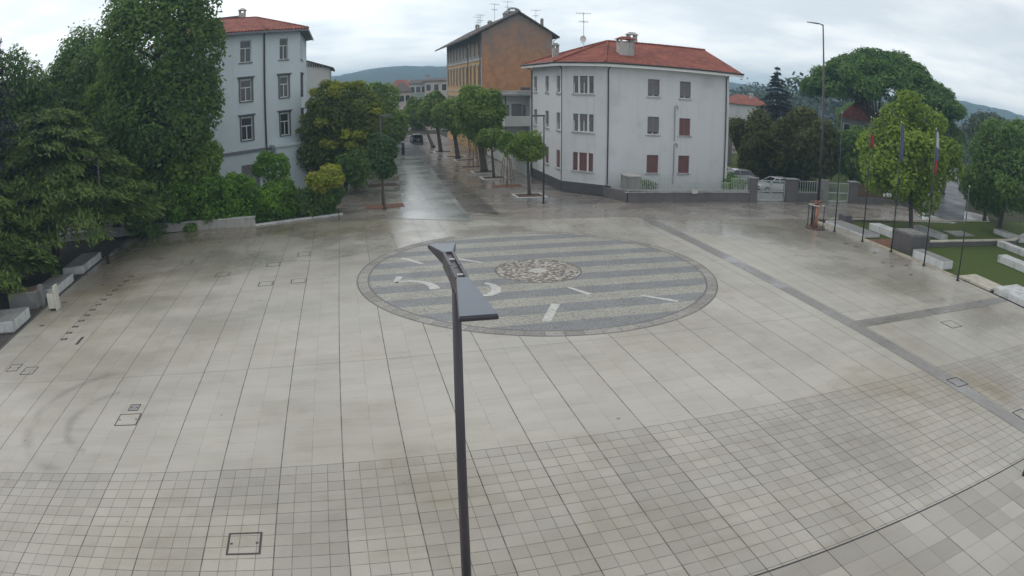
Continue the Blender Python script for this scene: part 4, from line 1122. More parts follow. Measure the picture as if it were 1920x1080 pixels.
# the big lamp in front of the camera
az = R(9.12); LD = 8.72; lx, ly = LD * math.sin(az), LD * math.cos(az); LH = 6.52
T = thing('plaza_lamp', 'tall dark lamp post with two wing-shaped heads in front of the mosaic', 'street lamp', (lx, ly, 0))
m = MB(); m.tube([(lx, ly, 0), (lx, ly, LH)], [.092, .060], 14); m.build('pole', M_['lamp'], T, True)
m = MB(); m.cyl(lx, ly, 0, .05, .22); m.build('base_plate', M_['lamp'], T)
ax = Vector((.025, 1, 0)).normalized(); sd = Vector((ax.y, -ax.x, 0)); c0 = Vector((lx, ly, LH))
def wing(sgn):
    i0, i1 = (.78, 1.60) if sgn > 0 else (.58, 1.80)                      # inner and outer end of the wing along the arm
    dz = lambda s: LH + .10 - .075 * (s - .3)
    q = lambda s, w, z: c0 + ax * (sgn * s) + sd * w + Vector((0, 0, z - LH))
    w0, w1 = .085, .225
    m = MB()
    P = [q(i0, -w0, dz(i0) - .17), q(i0, w0, dz(i0) - .17), q(i1, w1, dz(i1) - .05), q(i1, -w1, dz(i1) - .05),
         q(i0, -w0, dz(i0)), q(i0, w0, dz(i0)), q(i1, w1, dz(i1)), q(i1, -w1, dz(i1))]
    if sgn < 0: P = [P[1], P[0], P[3], P[2], P[5], P[4], P[7], P[6]]
    m.hexa(P); w = m.build('lamp_wing', M_['lamp'], T, bevel=.012)
    m = MB(); e = .004
    P = [q(i0 + .02, -w0 + .012, dz(i0) + e), q(i0 + .02, w0 - .012, dz(i0) + e), q(i1 - .02, w1 - .012, dz(i1) + e), q(i1 - .02, -w1 + .012, dz(i1) + e)]
    P = P + [p + Vector((0, 0, .012)) for p in P]
    if sgn < 0: P = [P[1], P[0], P[3], P[2], P[5], P[4], P[7], P[6]]
    m.hexa(P); m.build('top_plate', M_['lamp_top'], w)
    m = MB()
    for s in (.36,): m.obox(c0, ax * sgn, sd, s, s + .07, -.042, .042, .052, .075)
    m.build('bracket', M_['steel'], T)
    m = MB(); m.obox(c0, ax * sgn, sd, .012, i0 - .002, -.085, -.045, -.14, .09); m.obox(c0, ax * sgn, sd, .012, i0 - .002, .045, .085, -.14, .09); m.obox(c0, ax * sgn, sd, .012, i0 - .002, -.043, .043, -.14, .05)
    m.build('arm', M_['lamp'], T)
wing(1); wing(-1)
m = MB(); m.hexa([c0 + sd * -.06 + ax * -.06 + Vector((0, 0, -.25)), c0 + sd * .06 + ax * -.06 + Vector((0, 0, -.25)), c0 + sd * .06 + ax * .06 + Vector((0, 0, -.25)), c0 + sd * -.06 + ax * .06 + Vector((0, 0, -.25)),
                  c0 + sd * -.088 + ax * -.30 + Vector((0, 0, -.02)), c0 + sd * .088 + ax * -.30 + Vector((0, 0, -.02)), c0 + sd * .088 + ax * .30 + Vector((0, 0, -.02)), c0 + sd * -.088 + ax * .30 + Vector((0, 0, -.02))])
m.build('collar', M_['lamp'], T)
# the tall mast behind the sculpture
mp = atd(1534, 380, 61); mh = atd(1536, 45, 61).z
T = thing('light_mast', 'very tall slim light mast with short cranked arm against the sky', 'light mast', (mp.x, mp.y, 0))
m = MB(); m.tube([(mp.x, mp.y, 0), (mp.x, mp.y, 4), (mp.x, mp.y, mh)], [.15, .12, .06], 10); m.build('pole', M_['lamp'], T, True)
tp = Vector((mp.x, mp.y, mh)); te = atd(1513, 41, 61)
m = MB(); m.tube([tp - Vector((0, 0, .1)), tp + (te - tp) * .2 + Vector((0, 0, .02)), tp + (te - tp) * .35], .055, 6); m.build('arm', M_['lamp'], T)
u = (te - tp).normalized(); s_ = u.cross(Vector((0, 0, 1))).normalized(); v_ = s_.cross(u)
m = MB(); P = []
for zz in (-.05, .06):
    for a, b, wd in ((.3, -1, .14), (.3, 1, .14), (1.0, 1, .10), (1.0, -1, .10)): P.append(tp + (te - tp) * a + s_ * b * wd + v_ * zz * (1 if a < .5 else .5))
m.hexa(P); m.build('lamp_head', M_['lamp'], T)

# ================================================================== FLAGPOLES
poles = [((1564.5, 434), 'dark flagpole without a flag, nearest the sculpture', None), ((1616.6, 453), 'dark flagpole with a limp dull red flag', 'red'),
         ((1670.6, 472), 'dark flagpole with a limp blue flag before the bright green tree', 'blue'), ((1732, 498), 'dark flagpole with a limp white, blue and red flag', 'tri'),
         ((1795.5, 526), 'bare dark flagpole nearest the camera by the stone slabs', None)]
M_['c_red'] = cloth('red_cloth', (.36, .035, .03)); M_['c_blue'] = cloth('blue_cloth', (.10, .13, .24)); M_['c_white'] = cloth('white_cloth', (.52, .54, .58))
for k, (pp, lab, fl_) in enumerate(poles):
    b = G(*pp); h = 8.75 if k < 4 else 5.75
    t = thing('flagpole', lab, 'flagpole', (b.x, b.y, 0), 'row of dark flagpoles along the lawn edge')
    m = MB(); m.tube([(b.x, b.y, 0), (b.x, b.y, h)], [.055, .032], 8); m.build('pole', M_['pole'], t, True)
    m = MB(); m.tube([(b.x, b.y, h), (b.x, b.y, h + .12)], [.05, .02], 8); m.build('finial', M_['steel'], t)
    m = MB(); m.cyl(b.x, b.y, 0, .06, .13); m.build('foot', M_['pole'], t)
    if fl_:
        f = tag(thing('flag', {'red': 'limp dull red flag hanging on the second flagpole', 'blue': 'limp blue flag hanging in front of the bright green tree', 'tri': 'limp flag in white, blue and red bands'}[fl_], 'flag', (b.x, b.y, h - .2), 'flags hanging in the rain'))
        bands = {'red': [('c_red', .15, 2.0)], 'blue': [('c_blue', .1, 2.5)], 'tri': [('c_white', .1, 1.1), ('c_blue', 1.1, 1.9), ('c_red', 1.9, 2.75)]}[fl_]
        if fl_ == 'red': bands = [('c_red', 1.15, 2.0)]
        for mat, za, zb in bands:
            m = MB(); nz_ = 7; cols_ = 9; rows_ = []
            for i in range(nz_ + 1):
                z = h - za - (zb - za) * i / nz_; tt = (h - z) / 2.8
                row = []
                for j in range(cols_ + 1):
                    q = j / cols_; w = .09 + .17 * math.sin(math.pi * min(1, .25 + tt * .7))
                    row.append(m.pt((b.x + .06 + q * w, b.y + .09 * math.sin(q * 13 + z * .8) * (.4 + tt), z - q * .12)))
                rows_.append(row)
            for i in range(nz_):
                for j in range(cols_): m.f.append([rows_[i][j], rows_[i][j + 1], rows_[i + 1][j + 1], rows_[i + 1][j]]); m.mi.append(0)
            o = m.build('flag_band', M_[mat], f, True); sm = o.modifiers.new('cloth', 'SOLIDIFY'); sm.thickness = .012

# ================================================================== SCULPTURE
b = G(1528, 428)
T = thing('sculpture', 'reddish-brown carved figure standing in a thin dark frame on a round plate', 'sculpture', (b.x, b.y, 0))
m = MB(); m.cyl(b.x, b.y, 0, .10, .80, .78, 28); m.build('base', M_['rust'], T, bevel=.02)
for sx in (-1, 1):
    for sy in (-1, 1):
        m = MB(); X, Y = b.x + sx * .48, b.y + sy * .38; m.box(X - .025, X + .025, Y - .025, Y + .025, .10, 1.72); m.build('post', M_['iron'], T)
m = MB()
for s in (-1, 1): m.box(b.x - .505, b.x + .505, b.y + s * .38 - .025, b.y + s * .38 + .025, 1.722, 1.78); m.box(b.x + s * .48 - .025, b.x + s * .48 + .025, b.y - .353, b.y + .353, 1.722, 1.78)
m.build('top_frame', M_['cream'], T)
rng = random.Random(4)
m = MB()
# trunk-like body that twists upwards, two legs, raised arms and a spreading crown of shavings
m.tube([(b.x - .14, b.y, .10), (b.x - .13, b.y + .03, .45), (b.x - .05, b.y, .80), (b.x + .02, b.y - .02, 1.10), (b.x + .05, b.y, 1.45), (b.x + .06, b.y, 1.72)], [.14, .10, .15, .17, .13, .09], 10)
m.tube([(b.x + .12, b.y + .05, .10), (b.x + .14, b.y + .02, .5), (b.x + .04, b.y, .85)], [.12, .09, .12], 8)
m.tube([(b.x - .02, b.y - .1, 1.15), (b.x - .22, b.y - .16, 1.0), (b.x - .20, b.y - .2, .82)], [.09, .075, .10], 8)
m.tube([(b.x + .05, b.y, 1.45), (b.x - .16, b.y + .04, 1.75), (b.x - .10, b.y, 2.0)], [.08, .06, .03], 7)
m.tube([(b.x + .08, b.y, 1.5), (b.x + .3, b.y - .03, 1.72), (b.x + .36, b.y, 1.95)], [.08, .06, .03], 7)
m.build('figure', M_['bronze'], T, True)
m = MB()
for k in range(26):
    a = rng.uniform(0, 6.28); r_ = rng.uniform(.1, .52); z = 1.80 + rng.random() * .22
    p = Vector((b.x + .06 + r_ * math.cos(a), b.y + r_ * .7 * math.sin(a), z)); d = Vector((rng.uniform(-1, 1), rng.uniform(-1, 1), rng.uniform(-.2, .5))).normalized()
    m.tube([p - d * .17, p + Vector((0, 0, .04)), p + d * .17], [.02, .05, .02], 5)
m.build('carved_crown', M_['carved'], T, True)
m = MB(); m.box(b.x - .33, b.x - .19, b.y + .1, b.y + .2, .10, 1.62); m.build('back_board', M_['iron'], T)

# ================================================================== LAWN FURNITURE, RIGHT
block('stone_bench', 'white stone bench on the plaza edge behind the bare near flagpole', 'bench', 34.38, 35.55, 25.7, 28.7, .62, group=GB, lip=True, top='grey_stone')
block('stone_slab', 'long low pale slab beside the sculpture behind the first two flagpoles', 'slab', 34.4, 36.2, 33.9, 38.6, .32, 'white_stone', top='grey_stone')
block('stone_bench', 'white stone bench on the grass left of the dark block', 'bench', 37.3, 38.5, 33.0, 36.3, .62, group=GB, top='white_stone')
block('stone_bench', 'grey stone bench on the grass right of the bright green tree trunk', 'bench', 43.0, 44.0, 32.8, 36.2, .5, group=GB, top='grey_stone')
block('stone_bench', 'pale stone bench at the right edge beyond the end of the low curb', 'bench', 49.2, 50.4, 27.4, 30.6, .55, group=GB)
block('stone_bench', 'long white stone bench at the right edge in front of the curb', 'bench', 43.2, 44.6, 20.0, 26.6, .6, group=GB, top='white_stone')
block('stone_slab', 'flat grey slab lying on the grass beyond the curb', 'slab', 47.0, 50.2, 34.0, 35.8, .10, 'grey_stone', lip=False)
block('stone_bench', 'grey stone bench under the dark tree at right', 'bench', 55.2, 56.4, 31.5, 35.0, .55, group=GB, top='grey_stone')
block('stone_slab', 'beige stone slab stepping out onto the plaza next to the near flagpole', 'slab', 34.42, 36.5, 21.4, 24.2, .16, 'beige_stone', lip=False)
block('stone_slab', 'large bluish-white slab at the right edge next to the beige slab', 'slab', 34.5, 37.6, 14.5, 21.1, .38, 'white_stone', lip=False)
T = thing('stone_block', 'big dark stone block on the lawn edge between the flagpoles', 'stone block', (36, 30.4, 0))
m = MB(); m.hexa([(34.9, 29.3, 0), (36.9, 29.3, 0), (36.9, 31.3, 0), (34.9, 31.3, 0), (34.8, 29.2, 1.36), (37.0, 29.2, 1.36), (37.0, 31.4, 1.36), (34.8, 31.4, 1.36)]); m.build('base', M_['dark_stone'], T, bevel=.04)
m = MB(); m.box(35.0, 36.8, 29.4, 31.2, 1.362, 1.44); m.build('top_slab', M_['grey_stone'], T, bevel=.02)
block('dark_cube', 'small dark block standing at the end of the low slab by the sculpture', 'stone block', 36.1, 36.9, 38.0, 38.9, .78, 'dark_stone', lip=False)
sheet('leaf_litter', [[(34.45, 31.2), (37.2, 31.4), (37.2, 33.6), (34.45, 33.6)]], .062, 'rust_soil', 'stuff')
T = thing('garden_curb', 'low wall with pale coping crossing the lawn at right', 'wall', (46, 31, 0))
m = MB(); m.box(37.6, 53.2, 31.0, 31.3, 0, .42); m.hexa([(53.2, 31.0, 0), (60, 33.3, 0), (60, 33.6, 0), (53.2, 31.3, 0), (53.2, 31.0, .42), (60, 33.3, .42), (60, 33.6, .42), (53.2, 31.3, .42)]); m.build('wall_body', M_['dark_stone'], T)
m = MB(); m.box(37.55, 53.2, 30.92, 31.38, .422, .50); m.hexa([(53.2, 30.92, .422), (60, 33.2, .422), (60, 33.66, .422), (53.2, 31.38, .422), (53.2, 30.92, .5), (60, 33.2, .5), (60, 33.66, .5), (53.2, 31.38, .5)]); m.build('coping', M_['beige_stone'], T)
b = G(1727, 412)
T = thing('sign_post', 'thin dark post on the lawn edge behind the bright green tree', 'post', (b.x, b.y, 0))
m = MB(); m.tube([(b.x, b.y, 0), (b.x, b.y, 3.0)], .045, 8); m.build('pole', M_['pole'], T)
m = MB(); m.cyl(b.x, b.y, 0, .05, .12); m.build('foot', M_['pole'], T)

# ================================================================== SMALL THINGS IN THE PAVING
def cover(c, w, d, label, plate='pave', frame=.045):
    t = thing('manhole_cover', label, 'manhole cover', (c[0], c[1], 0), 'framed covers let into the paving')
    m = MB(); x, y = c
    m.box(x - w / 2, x + w / 2, y - d / 2, y - d / 2 + frame, -.02, .010); m.box(x - w / 2, x + w / 2, y + d / 2 - frame, y + d / 2, -.02, .010)
    m.box(x - w / 2, x - w / 2 + frame, y - d / 2 + frame, y + d / 2 - frame, -.02, .010); m.box(x + w / 2 - frame, x + w / 2, y - d / 2 + frame, y + d / 2 - frame, -.02, .010)
    m.build('frame', M_['iron'], t)
    m = MB(); m.box(x - w / 2 + frame + .01, x + w / 2 - frame - .01, y - d / 2 + frame + .01, y + d / 2 - frame - .01, -.02, .007); m.build('lid', M_[plate], t)
    for s in (-1, 1):
        m = MB(); m.box(x + s * (w / 2 - .10) - .03, x + s * (w / 2 - .10) + .03, y - .03, y + .03, .0075, .012); m.build('lifting_eye', M_['iron'], t)
cover((-3.04, 11.49), .80, .80, 'large square framed cover near the bottom edge left of the lamp')
cover((-14.95, 22.78), .62, .74, 'left one of the twin covers by the left edge', frame=.03); cover((-13.90, 22.36), .70, .74, 'right one of the twin covers by the left edge', frame=.03)
cover((-7.67, 18.66), .38, .46, 'small grey cover just above a framed one, lower left', 'concrete', .02); cover((-7.67, 17.82), .80, .78, 'framed cover just below a small grey one, lower left', frame=.03)
cover((20.32, 13.25), .74, .72, 'dark framed cover on the dark band at right', 'concrete'); cover((20.95, 10.0), .74, .72, 'framed cover at the right edge of the picture on the dark band')
cover((25.87, 18.1), .95, .85, 'thin-framed cover right of the dark band crossing', frame=.03)
cover((-4.4, 31.65), .76, .74, 'framed cover left of the mosaic, left one of a pair', frame=.035); cover((-2.72, 31.68), .78, .72, 'framed cover left of the mosaic, right one of a pair', frame=.035)
cover((-4.38, 35.3), .76, .76, 'faint framed cover behind the pair left of the mosaic', frame=.03); cover((-2.75, 37.1), .72, .9, 'faint framed cover farthest from the camera left of the mosaic', frame=.03)
cover((-7.1, 34.1), .8, .8, 'faint framed cover among the brown slabs left', frame=.03); cover((-10.0, 37.6), .72, .8, 'faint framed cover close to the left trees', frame=.03)
cover(tuple(G(767, 383)[:2]), .9, .8, 'framed cover on the pale street strip', 'strip', .03)
def inset(x, y, w=.32, d=.16, ang=0.):
    m = MB(); u = Vector((math.cos(ang), math.sin(ang), 0)); n = Vector((-u.y, u.x, 0)); o = Vector((x, y, 0))
    m.obox(o, u, n, -w / 2, -.04, -d / 2, d / 2, -.02, .012); m.obox(o, u, n, .04, w / 2, -d / 2, d / 2, -.02, .012)
    return m.build('ground_socket', M_['iron'], None)
first = None
slots = [(-13.1, 35.6), (-13.16, 34.7), (-13.23, 33.8), (-13.3, 33.0), (-13.36, 32.2), (-13.42, 31.4), (-13.46, 30.6), (-13.5, 29.8), (-13.53, 29.0), (-13.55, 28.2), (-13.57, 27.4), (-13.6, 26.6), (-13.55, 25.8)]
lab = 'small dark double socket in the row let into the left paving'
for k, (X, Y) in enumerate(slots):
    if first is None:
        m = MB(); m.box(X - .17, X - .03, Y - .09, Y + .09, -.02, .012); m.box(X + .03, X + .17, Y - .09, Y + .09, -.02, .012)
        first = m.build('ground_socket', M_['iron'], None, loc=(X, Y, 0)); o = first
    else:
        o = first.copy(); COL.objects.link(o); o.location = (X, Y, 0)
    tag(o, lab, 'socket', 'row of sockets in the left paving'); o.rotation_euler.z = .15 * math.sin(k * 2.3)
for k, (X, Y) in enumerate(((-16.1, 31.6), (-15.9, 28.0), (-15.2, 36.4), (-14.6, 34.4), (31.5, 32.8), (31.7, 31.9), (32.06, 30.35), (30.64, 28.1), (30.74, 27.3), (30.7, 25.5), (32.2, 27.3))):
    o = first.copy(); COL.objects.link(o); o.location = (X, Y, 0); o.scale = (.8, .8, 1)
    left = X < 0
    tag(o, 'lone dark socket between the row and the left benches' if left else 'small dark socket in the wet paving before the flagpoles', 'socket', 'lone sockets by the left benches' if left else 'sockets before the flagpoles')
m = MB(); m.box(-12.6, -12.45, 25.0, 25.9, -.02, .010); tag(m.build('drain_grate', M_['iron'], None), 'short dark drain slit at the end of the socket row', 'drain')

# ================================================================== BOLLARDS AND STREET BITS
b = G(756, 290)
T = thing('bollard', 'dark bollard with a pale band at the far end of the street strip', 'bollard', (b.x, b.y, 0))
m = MB(); m.tube([(b.x, b.y, 0), (b.x, b.y, 2.05)], .20, 12); m.build('shaft', M_['lamp'], T, True)
m = MB(); m.tube([(b.x, b.y, 2.05), (b.x, b.y, 2.2), (b.x, b.y, 2.3)], [.21, .21, .10], 12); m.build('cap', M_['iron'], T)
m = MB(); m.cyl(b.x, b.y, 1.65, 1.85, .205, None, 12); m.build('reflective_band', M_['white_trim'], T)
b = atd(748, 288, 92)
T = thing('sign_post', 'thin grey pole left of the bollard at the street end', 'post', (b.x, b.y, 0))
m = MB(); m.tube([(b.x, b.y, 0), (b.x, b.y, 4.2)], .05, 8); m.build('pole', M_['greypipe'], T)
m = MB(); m.box(b.x - .3, b.x + .3, b.y - .08, b.y - .05, 3.4, 4.2); m.build('sign_plate', M_['greypipe'], T)
b = G(1917, 893)
T = thing('bollard', 'small dark bollard cut off by the right edge', 'bollard', (b.x + .08, b.y, 0))
m = MB(); m.cyl(b.x + .08, b.y, 0, .40, .07); m.build('shaft', M_['iron'], T)
m = MB(); m.cyl(b.x + .08, b.y, .40, .44, .09, .06); m.build('cap', M_['iron'], T)

# tree pits
def pit(c, w, d, soil='soil', pad=True, name='tree_pit', skew=0):
    x, y = c; m = MB(); f = .22
    if pad:
        for q in (rect(x - w / 2 - f, x + w / 2 + f, y - d / 2 - f, y - d / 2), rect(x - w / 2 - f, x + w / 2 + f, y + d / 2, y + d / 2 + f), rect(x - w / 2 - f, x - w / 2, y - d / 2, y + d / 2), rect(x + w / 2, x + w / 2 + f, y - d / 2, y + d / 2)):
            m.prism(q, 0, .045)
        tag(m.build('tree_pit_kerb', M_['white_stone'], None), None, None, None, 'structure')
    m = MB(); m.prism(rect(x - w / 2, x + w / 2, y - d / 2, y + d / 2), 0, .035 if pad else .03); tag(m.build('tree_pit_soil', M_[soil], None), None, None, None, 'structure')
pits = [(14.5, 52.1, 'soil'), (14.0, 63.0, 'soil'), (14.0, 67.6, 'soil'), (14.1, 79.2, 'soil'), (13.6, 83.5, 'soil'), (13.1, 90.6, 'soil')]
for x, y, s in pits: pit((x, y), 2.1, 1.7, s)
pit((14.0, 57.6), 2.6, 1.5, 'rust_soil', False); pit((13.8, 72.5), 2.4, 1.5, 'soil', False)
pit((2.7, 50.6), 3.0, 1.6, 'rust_soil', False); pit((3.2, 62.0), 2.6, 1.6, 'soil', False)
sheet('tree_pit_paving', [rect(12.2, 16.2, 49.6, 50.9), rect(12.0, 13.2, 64.6, 66.2), rect(12.0, 13.1, 81.0, 83.0)], .013, 'strip')

# ================================================================== CARS
def car(label, pos, ang, col, L=4.2, W=1.74, H=1.46, wagon=True, group=None):
    t = thing('parked_car', label, 'car', (0, 0, 0), group)
    pm = paint('paint_' + col[0], col[1]) if col[0] not in M_ else M_[col[0]]; M_[col[0]] = pm
    h = L / 2
    # side profile stations: x, sill z, shoulder z, half width
    st = [(-h, .42, .72, .70), (-h + .10, .30, .90, .80), (-h + .5, .22, .97, .865), (-.9, .20, .96, .87), (.3, .20, .94, .87), (.95, .20, .92, .865), (1.45, .22, .84, .85), (h - .22, .26, .74, .80), (h - .04, .34, .62, .72), (h, .42, .55, .66)]
    m = MB(); rings = []
    for x, zl, zh, w in st:
        rings.append([m.pt((x, -w * .86, zl)), m.pt((x, -w, zl + .14)), m.pt((x, -w, zl + (zh - zl) * .62)), m.pt((x, -w * .93, zh)), m.pt((x, -w * .45, zh + .03)), m.pt((x, w * .45, zh + .03)),
                      m.pt((x, w * .93, zh)), m.pt((x, w, zl + (zh - zl) * .62)), m.pt((x, w, zl + .14)), m.pt((x, w * .86, zl))])
    for k in range(len(rings) - 1):
        for j in range(10):
            m.f.append([rings[k][j], rings[k + 1][j], rings[k + 1][(j + 1) % 10], rings[k][(j + 1) % 10]]); m.mi.append(0)
    m.f.append(rings[0]); m.mi.append(0); m.f.append(rings[-1][::-1]); m.mi.append(0)
    # roof and pillars
    bx0, tx0, tx1, fx1 = (-h + .12, -h + .55, .12, .98) if wagon else (-h + .45, -h + 1.05, .1, .95)
    zb, zt = .955, H; wb, wt = .80, .60
    for (xa, xb) in ((tx0, tx1),):
        m.hexa([(xa, -wt, zt - .06), (xb, -wt, zt - .06), (xb, wt, zt - .06), (xa, wt, zt - .06), (xa + .12, -wt * .9, zt), (xb - .10, -wt * .9, zt), (xb - .10, wt * .9, zt), (xa + .12, wt * .9, zt)])
    for s in (-1, 1):
        for (xb_, xt_) in ((bx0, tx0), (-.35, -.35), (fx1, tx1)):
            m.tube([(xb_, s * wb, zb - .04), (xt_, s * (wt - .01), zt - .045)], .045, 5)
    b_ = m.build('body', pm, t, True)
    b_.data.polygons.foreach_set('use_smooth', [True] * len(b_.data.polygons))
    md = b_.modifiers.new('edge', 'EDGE_SPLIT'); md.split_angle = R(38)
    e = .01
    m = MB(); m.quad((fx1, -wb + e, zb), (fx1, wb - e, zb), (tx1, wt - .02, zt - .05), (tx1, -wt + .02, zt - .05)); m.build('windscreen', M_['carglass'], t)
    m = MB(); m.quad((bx0, wb - e, zb), (bx0, -wb + e, zb), (tx0, -wt + .02, zt - .05), (tx0, wt - .02, zt - .05)); m.build('rear_window', M_['carglass'], t)
    for s in (-1, 1):
        m = MB(); P = [(bx0, s * wb, zb), (fx1, s * wb, zb), (tx1, s * wt, zt - .05), (tx0, s * wt, zt - .05)]
        m.face(P if s < 0 else P[::-1]); m.build('side_window', M_['carglass'], t)
        m = MB(); m.box(fx1 - .28, fx1 - .12, s * .90 - .08, s * .90 + .08, .92, 1.04); m.build('mirror', pm, t, bevel=.02)
        m = MB(); m.box(h - .16, h - .02, s * .56 - .13, s * .56 + .13, .56, .68); m.build('headlight', M_['clear'], t, bevel=.02)
        m = MB(); m.box(-h - .01, -h + .14, s * .68 - .08, s * .68 + .10, .66, .90); m.build('tail_light', M_['redlight'], t, bevel=.02)
        for x in (-h + .80, h - .85):
            m = MB(); m.tube([(x, s * .70, .31), (x, s * .885, .31)], .31, 18); w = m.build('wheel', M_['tyre'], t)
            m = MB(); m.tube([(x, s * .872, .31), (x, s * .895, .31)], .19, 12); m.build('rim', M_['rim'], w)
    m = MB(); m.box(-h - .015, -h + .02, -.26, .26, .50, .61); m.build('number_plate', M_['cream'], t)
    t.location = pos; t.rotation_euler.z = ang
    return t
GC = 'cars parked behind the fence'
car('white car parked right behind the pale iron gate', (39.6, 53.0, 0), R(178), ('pearl_white', (.62, .63, .64)), group=GC)
car('light grey car parked behind the picket railing and the bush', (38.2, 58.2, 0), R(172), ('light_grey', (.40, .42, .44)), group=GC)
car('silver car farthest back beside the white house wall', (37.9, 63.0, 0), R(170), ('silver', (.30, .31, .33)), group=GC)
GS = 'cars at the far end of the street'
car('dark blue car nearest at the end of the tree-lined street', (11.3, 108, 0), R(91), ('dark_blue', (.035, .04, .07)), group=GS)
car('dull red car behind the dark blue one in the street', (9.6, 121, 0), R(90), ('dull_red', (.20, .035, .035)), group=GS)
car('white car farthest down the tree-lined street', (9.0, 138, 0), R(90), ('plain_white', (.6, .6, .6)), group=GS)
GR = 'cars parked along the side road'
rd = math.atan2(.58, .815)
for k, (s, o, col, lab) in enumerate(((42, 1.5, ('grey_blue', (.10, .13, .18)), 'grey-blue car nearest on the side road at right'), (54, 1.2, ('silver', (.30, .31, .33)), 'silver car second along the side road at right'),
                                      (68, .8, ('dark_blue', (.035, .04, .07)), 'dark car third along the side road at right'), (86, .4, ('plain_white', (.6, .6, .6)), 'white car farthest along the side road at right'))):
    q = _p + _d * s + _n * (o - 2.0); car(lab, (q.x, q.y, 0), rd, col, group=GR)

# ================================================================== TREES
g3 = lambda x, y: tuple(G(x, y))
# --- left mass
broadleaf('huge dark broadleaf tree cut off by the top edge, left of the blue house', 52, (150, -95, 436, 376), None, 62000, .33, 'deep', 40, 11, .42, None, 11, frac=(.15, .46), inner=.72, cull=.62, deep=.42)
broadleaf('mid-green tree shouldering up between the huge tree and the rounded dark tree', 56, (108, 105, 300, 330), None, 22000, .33, 'mid', 26, 111, .3, None, 8, frac=(.16, .42), cull=.6, deep=.4)
broadleaf('rounded dark tree between the huge tree and the spruce at left', 60, (45, 38, 300, 380), None, 44000, .34, 'deep', 30, 12, .35, None, 8, frac=(.24, .40), inner=.75, cull=.45, deep=.5)
broadleaf('dark tree at the left edge below the spruce boughs', 58, (-90, 75, 120, 420), None, 32000, .35, 'deep', 28, 13, .32, None, 8, frac=(.24, .40), cull=.45, deep=.5)
broadleaf('mid-green tree filling in below the huge tree', 54, (140, 180, 350, 440), None, 24000, .36, 'mid', 30, 14, .28, None, 8, frac=(.22, .38), cull=.5, deep=.45)
broadleaf('bushy dark tree low in front of the huge tree trunk', 52.5, (285, 205, 424, 430), None, 18000, .34, 'mid', 26, 15, .24, None, 7, frac=(.22, .38), cull=.5, deep=.45)
q = atd(-46, 330, 44)
conifer('dark spruce at the left edge with ragged boughs against the sky', (q.x, q.y, 0), 20.5, 4.4, 16, 'spruce', 30, 7, .55, .30, .04, .12, .3, name='spruce_tree', hang=.9, taper=.55, dens=.8)
q = atd(95, 400, 46.5)
conifer('spreading cedar with light drooping bough tips above the left benches', (q.x, q.y, 0), 10.8, 8.6, 17, 'cedar', 21, 11, .46, .26, .16, .29, .34, hang=.75, taper=.46, dens=2.3, width=.42)
q = atd(-70, 420, 41)
conifer('low cedar at the left edge hanging over the plaza side', (q.x, q.y, 0), 9.5, 7.0, 18, 'cedar', 18, 10, .44, .34, .12, .22, .30, hang=.75, taper=.6, dens=2.2, width=.42)
# --- hedge and shrubs along the wall
hedge = [((225, 315, 365, 470), 'dark shrub behind the low wall, leftmost of the hedge', 'deep', 51), ((310, 308, 440, 455), 'fresh green shrub in the middle of the hedge under the huge tree', 'hedge', 50.5), ((392, 322, 508, 446), 'fresh green shrub below the ground-floor window of the blue house', 'hedge', 50),
         ((462, 330, 572, 436), 'green shrub under the small light green tree', 'hedge', 50), ((536, 326, 648, 432), 'dark green shrub at the right end of the hedge round a pale trunk', 'deep', 50)]
for k, (bx, lab, mt, D) in enumerate(hedge):
    broadleaf(lab, D, bx, None, 11000, .25, mt, 26, 30 + k, .08, None, 4, 'hedge shrubs along the low wall', name='shrub', cat='shrub', frac=(.18, .34), inner=.75)
broadleaf('small round light green tree in front of the blue house corner', 54, (466, 280, 556, 352), None, 4200, .25, 'hedge', 14, 36, .09, None, 5, cat='tree', name='small_tree')
b = g3(603, 404)
broadleaf('small yellowing tree on a thin pale trunk at the hedge end', 48.6, (546, 294, 670, 374), b, 4200, .26, 'yellow', 26, 37, .07, None, 7, bark='bark_pale', name='small_tree', frac=(.14, .30), inner=.25, core=False)
def tufts(parent, D, box, n, seed, mat='yellow'):
    rng = np.random.default_rng(seed); c, rx, rz = crown_box(D, *box); L = []
    while len(L) < n:
        d = unit(rng.normal(size=3))
        if d[1] > .2 or d[2] < -.5: continue
        L.append((np.array(c) + d * np.array([rx, rx, rz]) * rng.uniform(.92, 1.02), np.array([.7, .7, .45]) * rng.uniform(.5, 1.2)))
    leafy('blossom_tufts', L, n * 150, .28, LEAF[mat], parent, rng, cull=.2, deep=.8)
T = thing('stake_post', 'thin pale stake with a small lantern top in front of the hedge', 'post', g3(565, 405))
b = G(565, 405); m = MB(); m.tube([(b.x, b.y, 0), (b.x, b.y, 1.35)], .03, 6); m.build('pole', M_['greypipe'], T)
m = MB(); m.tube([(b.x + .1, b.y, 1.15), (b.x + .1, b.y, 1.45)], [.05, .12], 8); m.tube([(b.x, b.y, 1.4), (b.x + .1, b.y, 1.42)], .015, 5); m.build('lantern', M_['cream'], T)
b = G(636, 412); m = MB(); m.tube([(b.x, b.y, 0), (b.x, b.y, .8)], .035, 6)
T = thing('stake_post', 'short dark stake at the plaza corner right of the hedge', 'post', (b.x, b.y, 0)); m.build('pole', M_['iron'], T)
m = MB(); m.tube([(b.x, b.y, .8), (b.x, b.y, .85)], .045, 6); m.build('cap', M_['iron'], T)
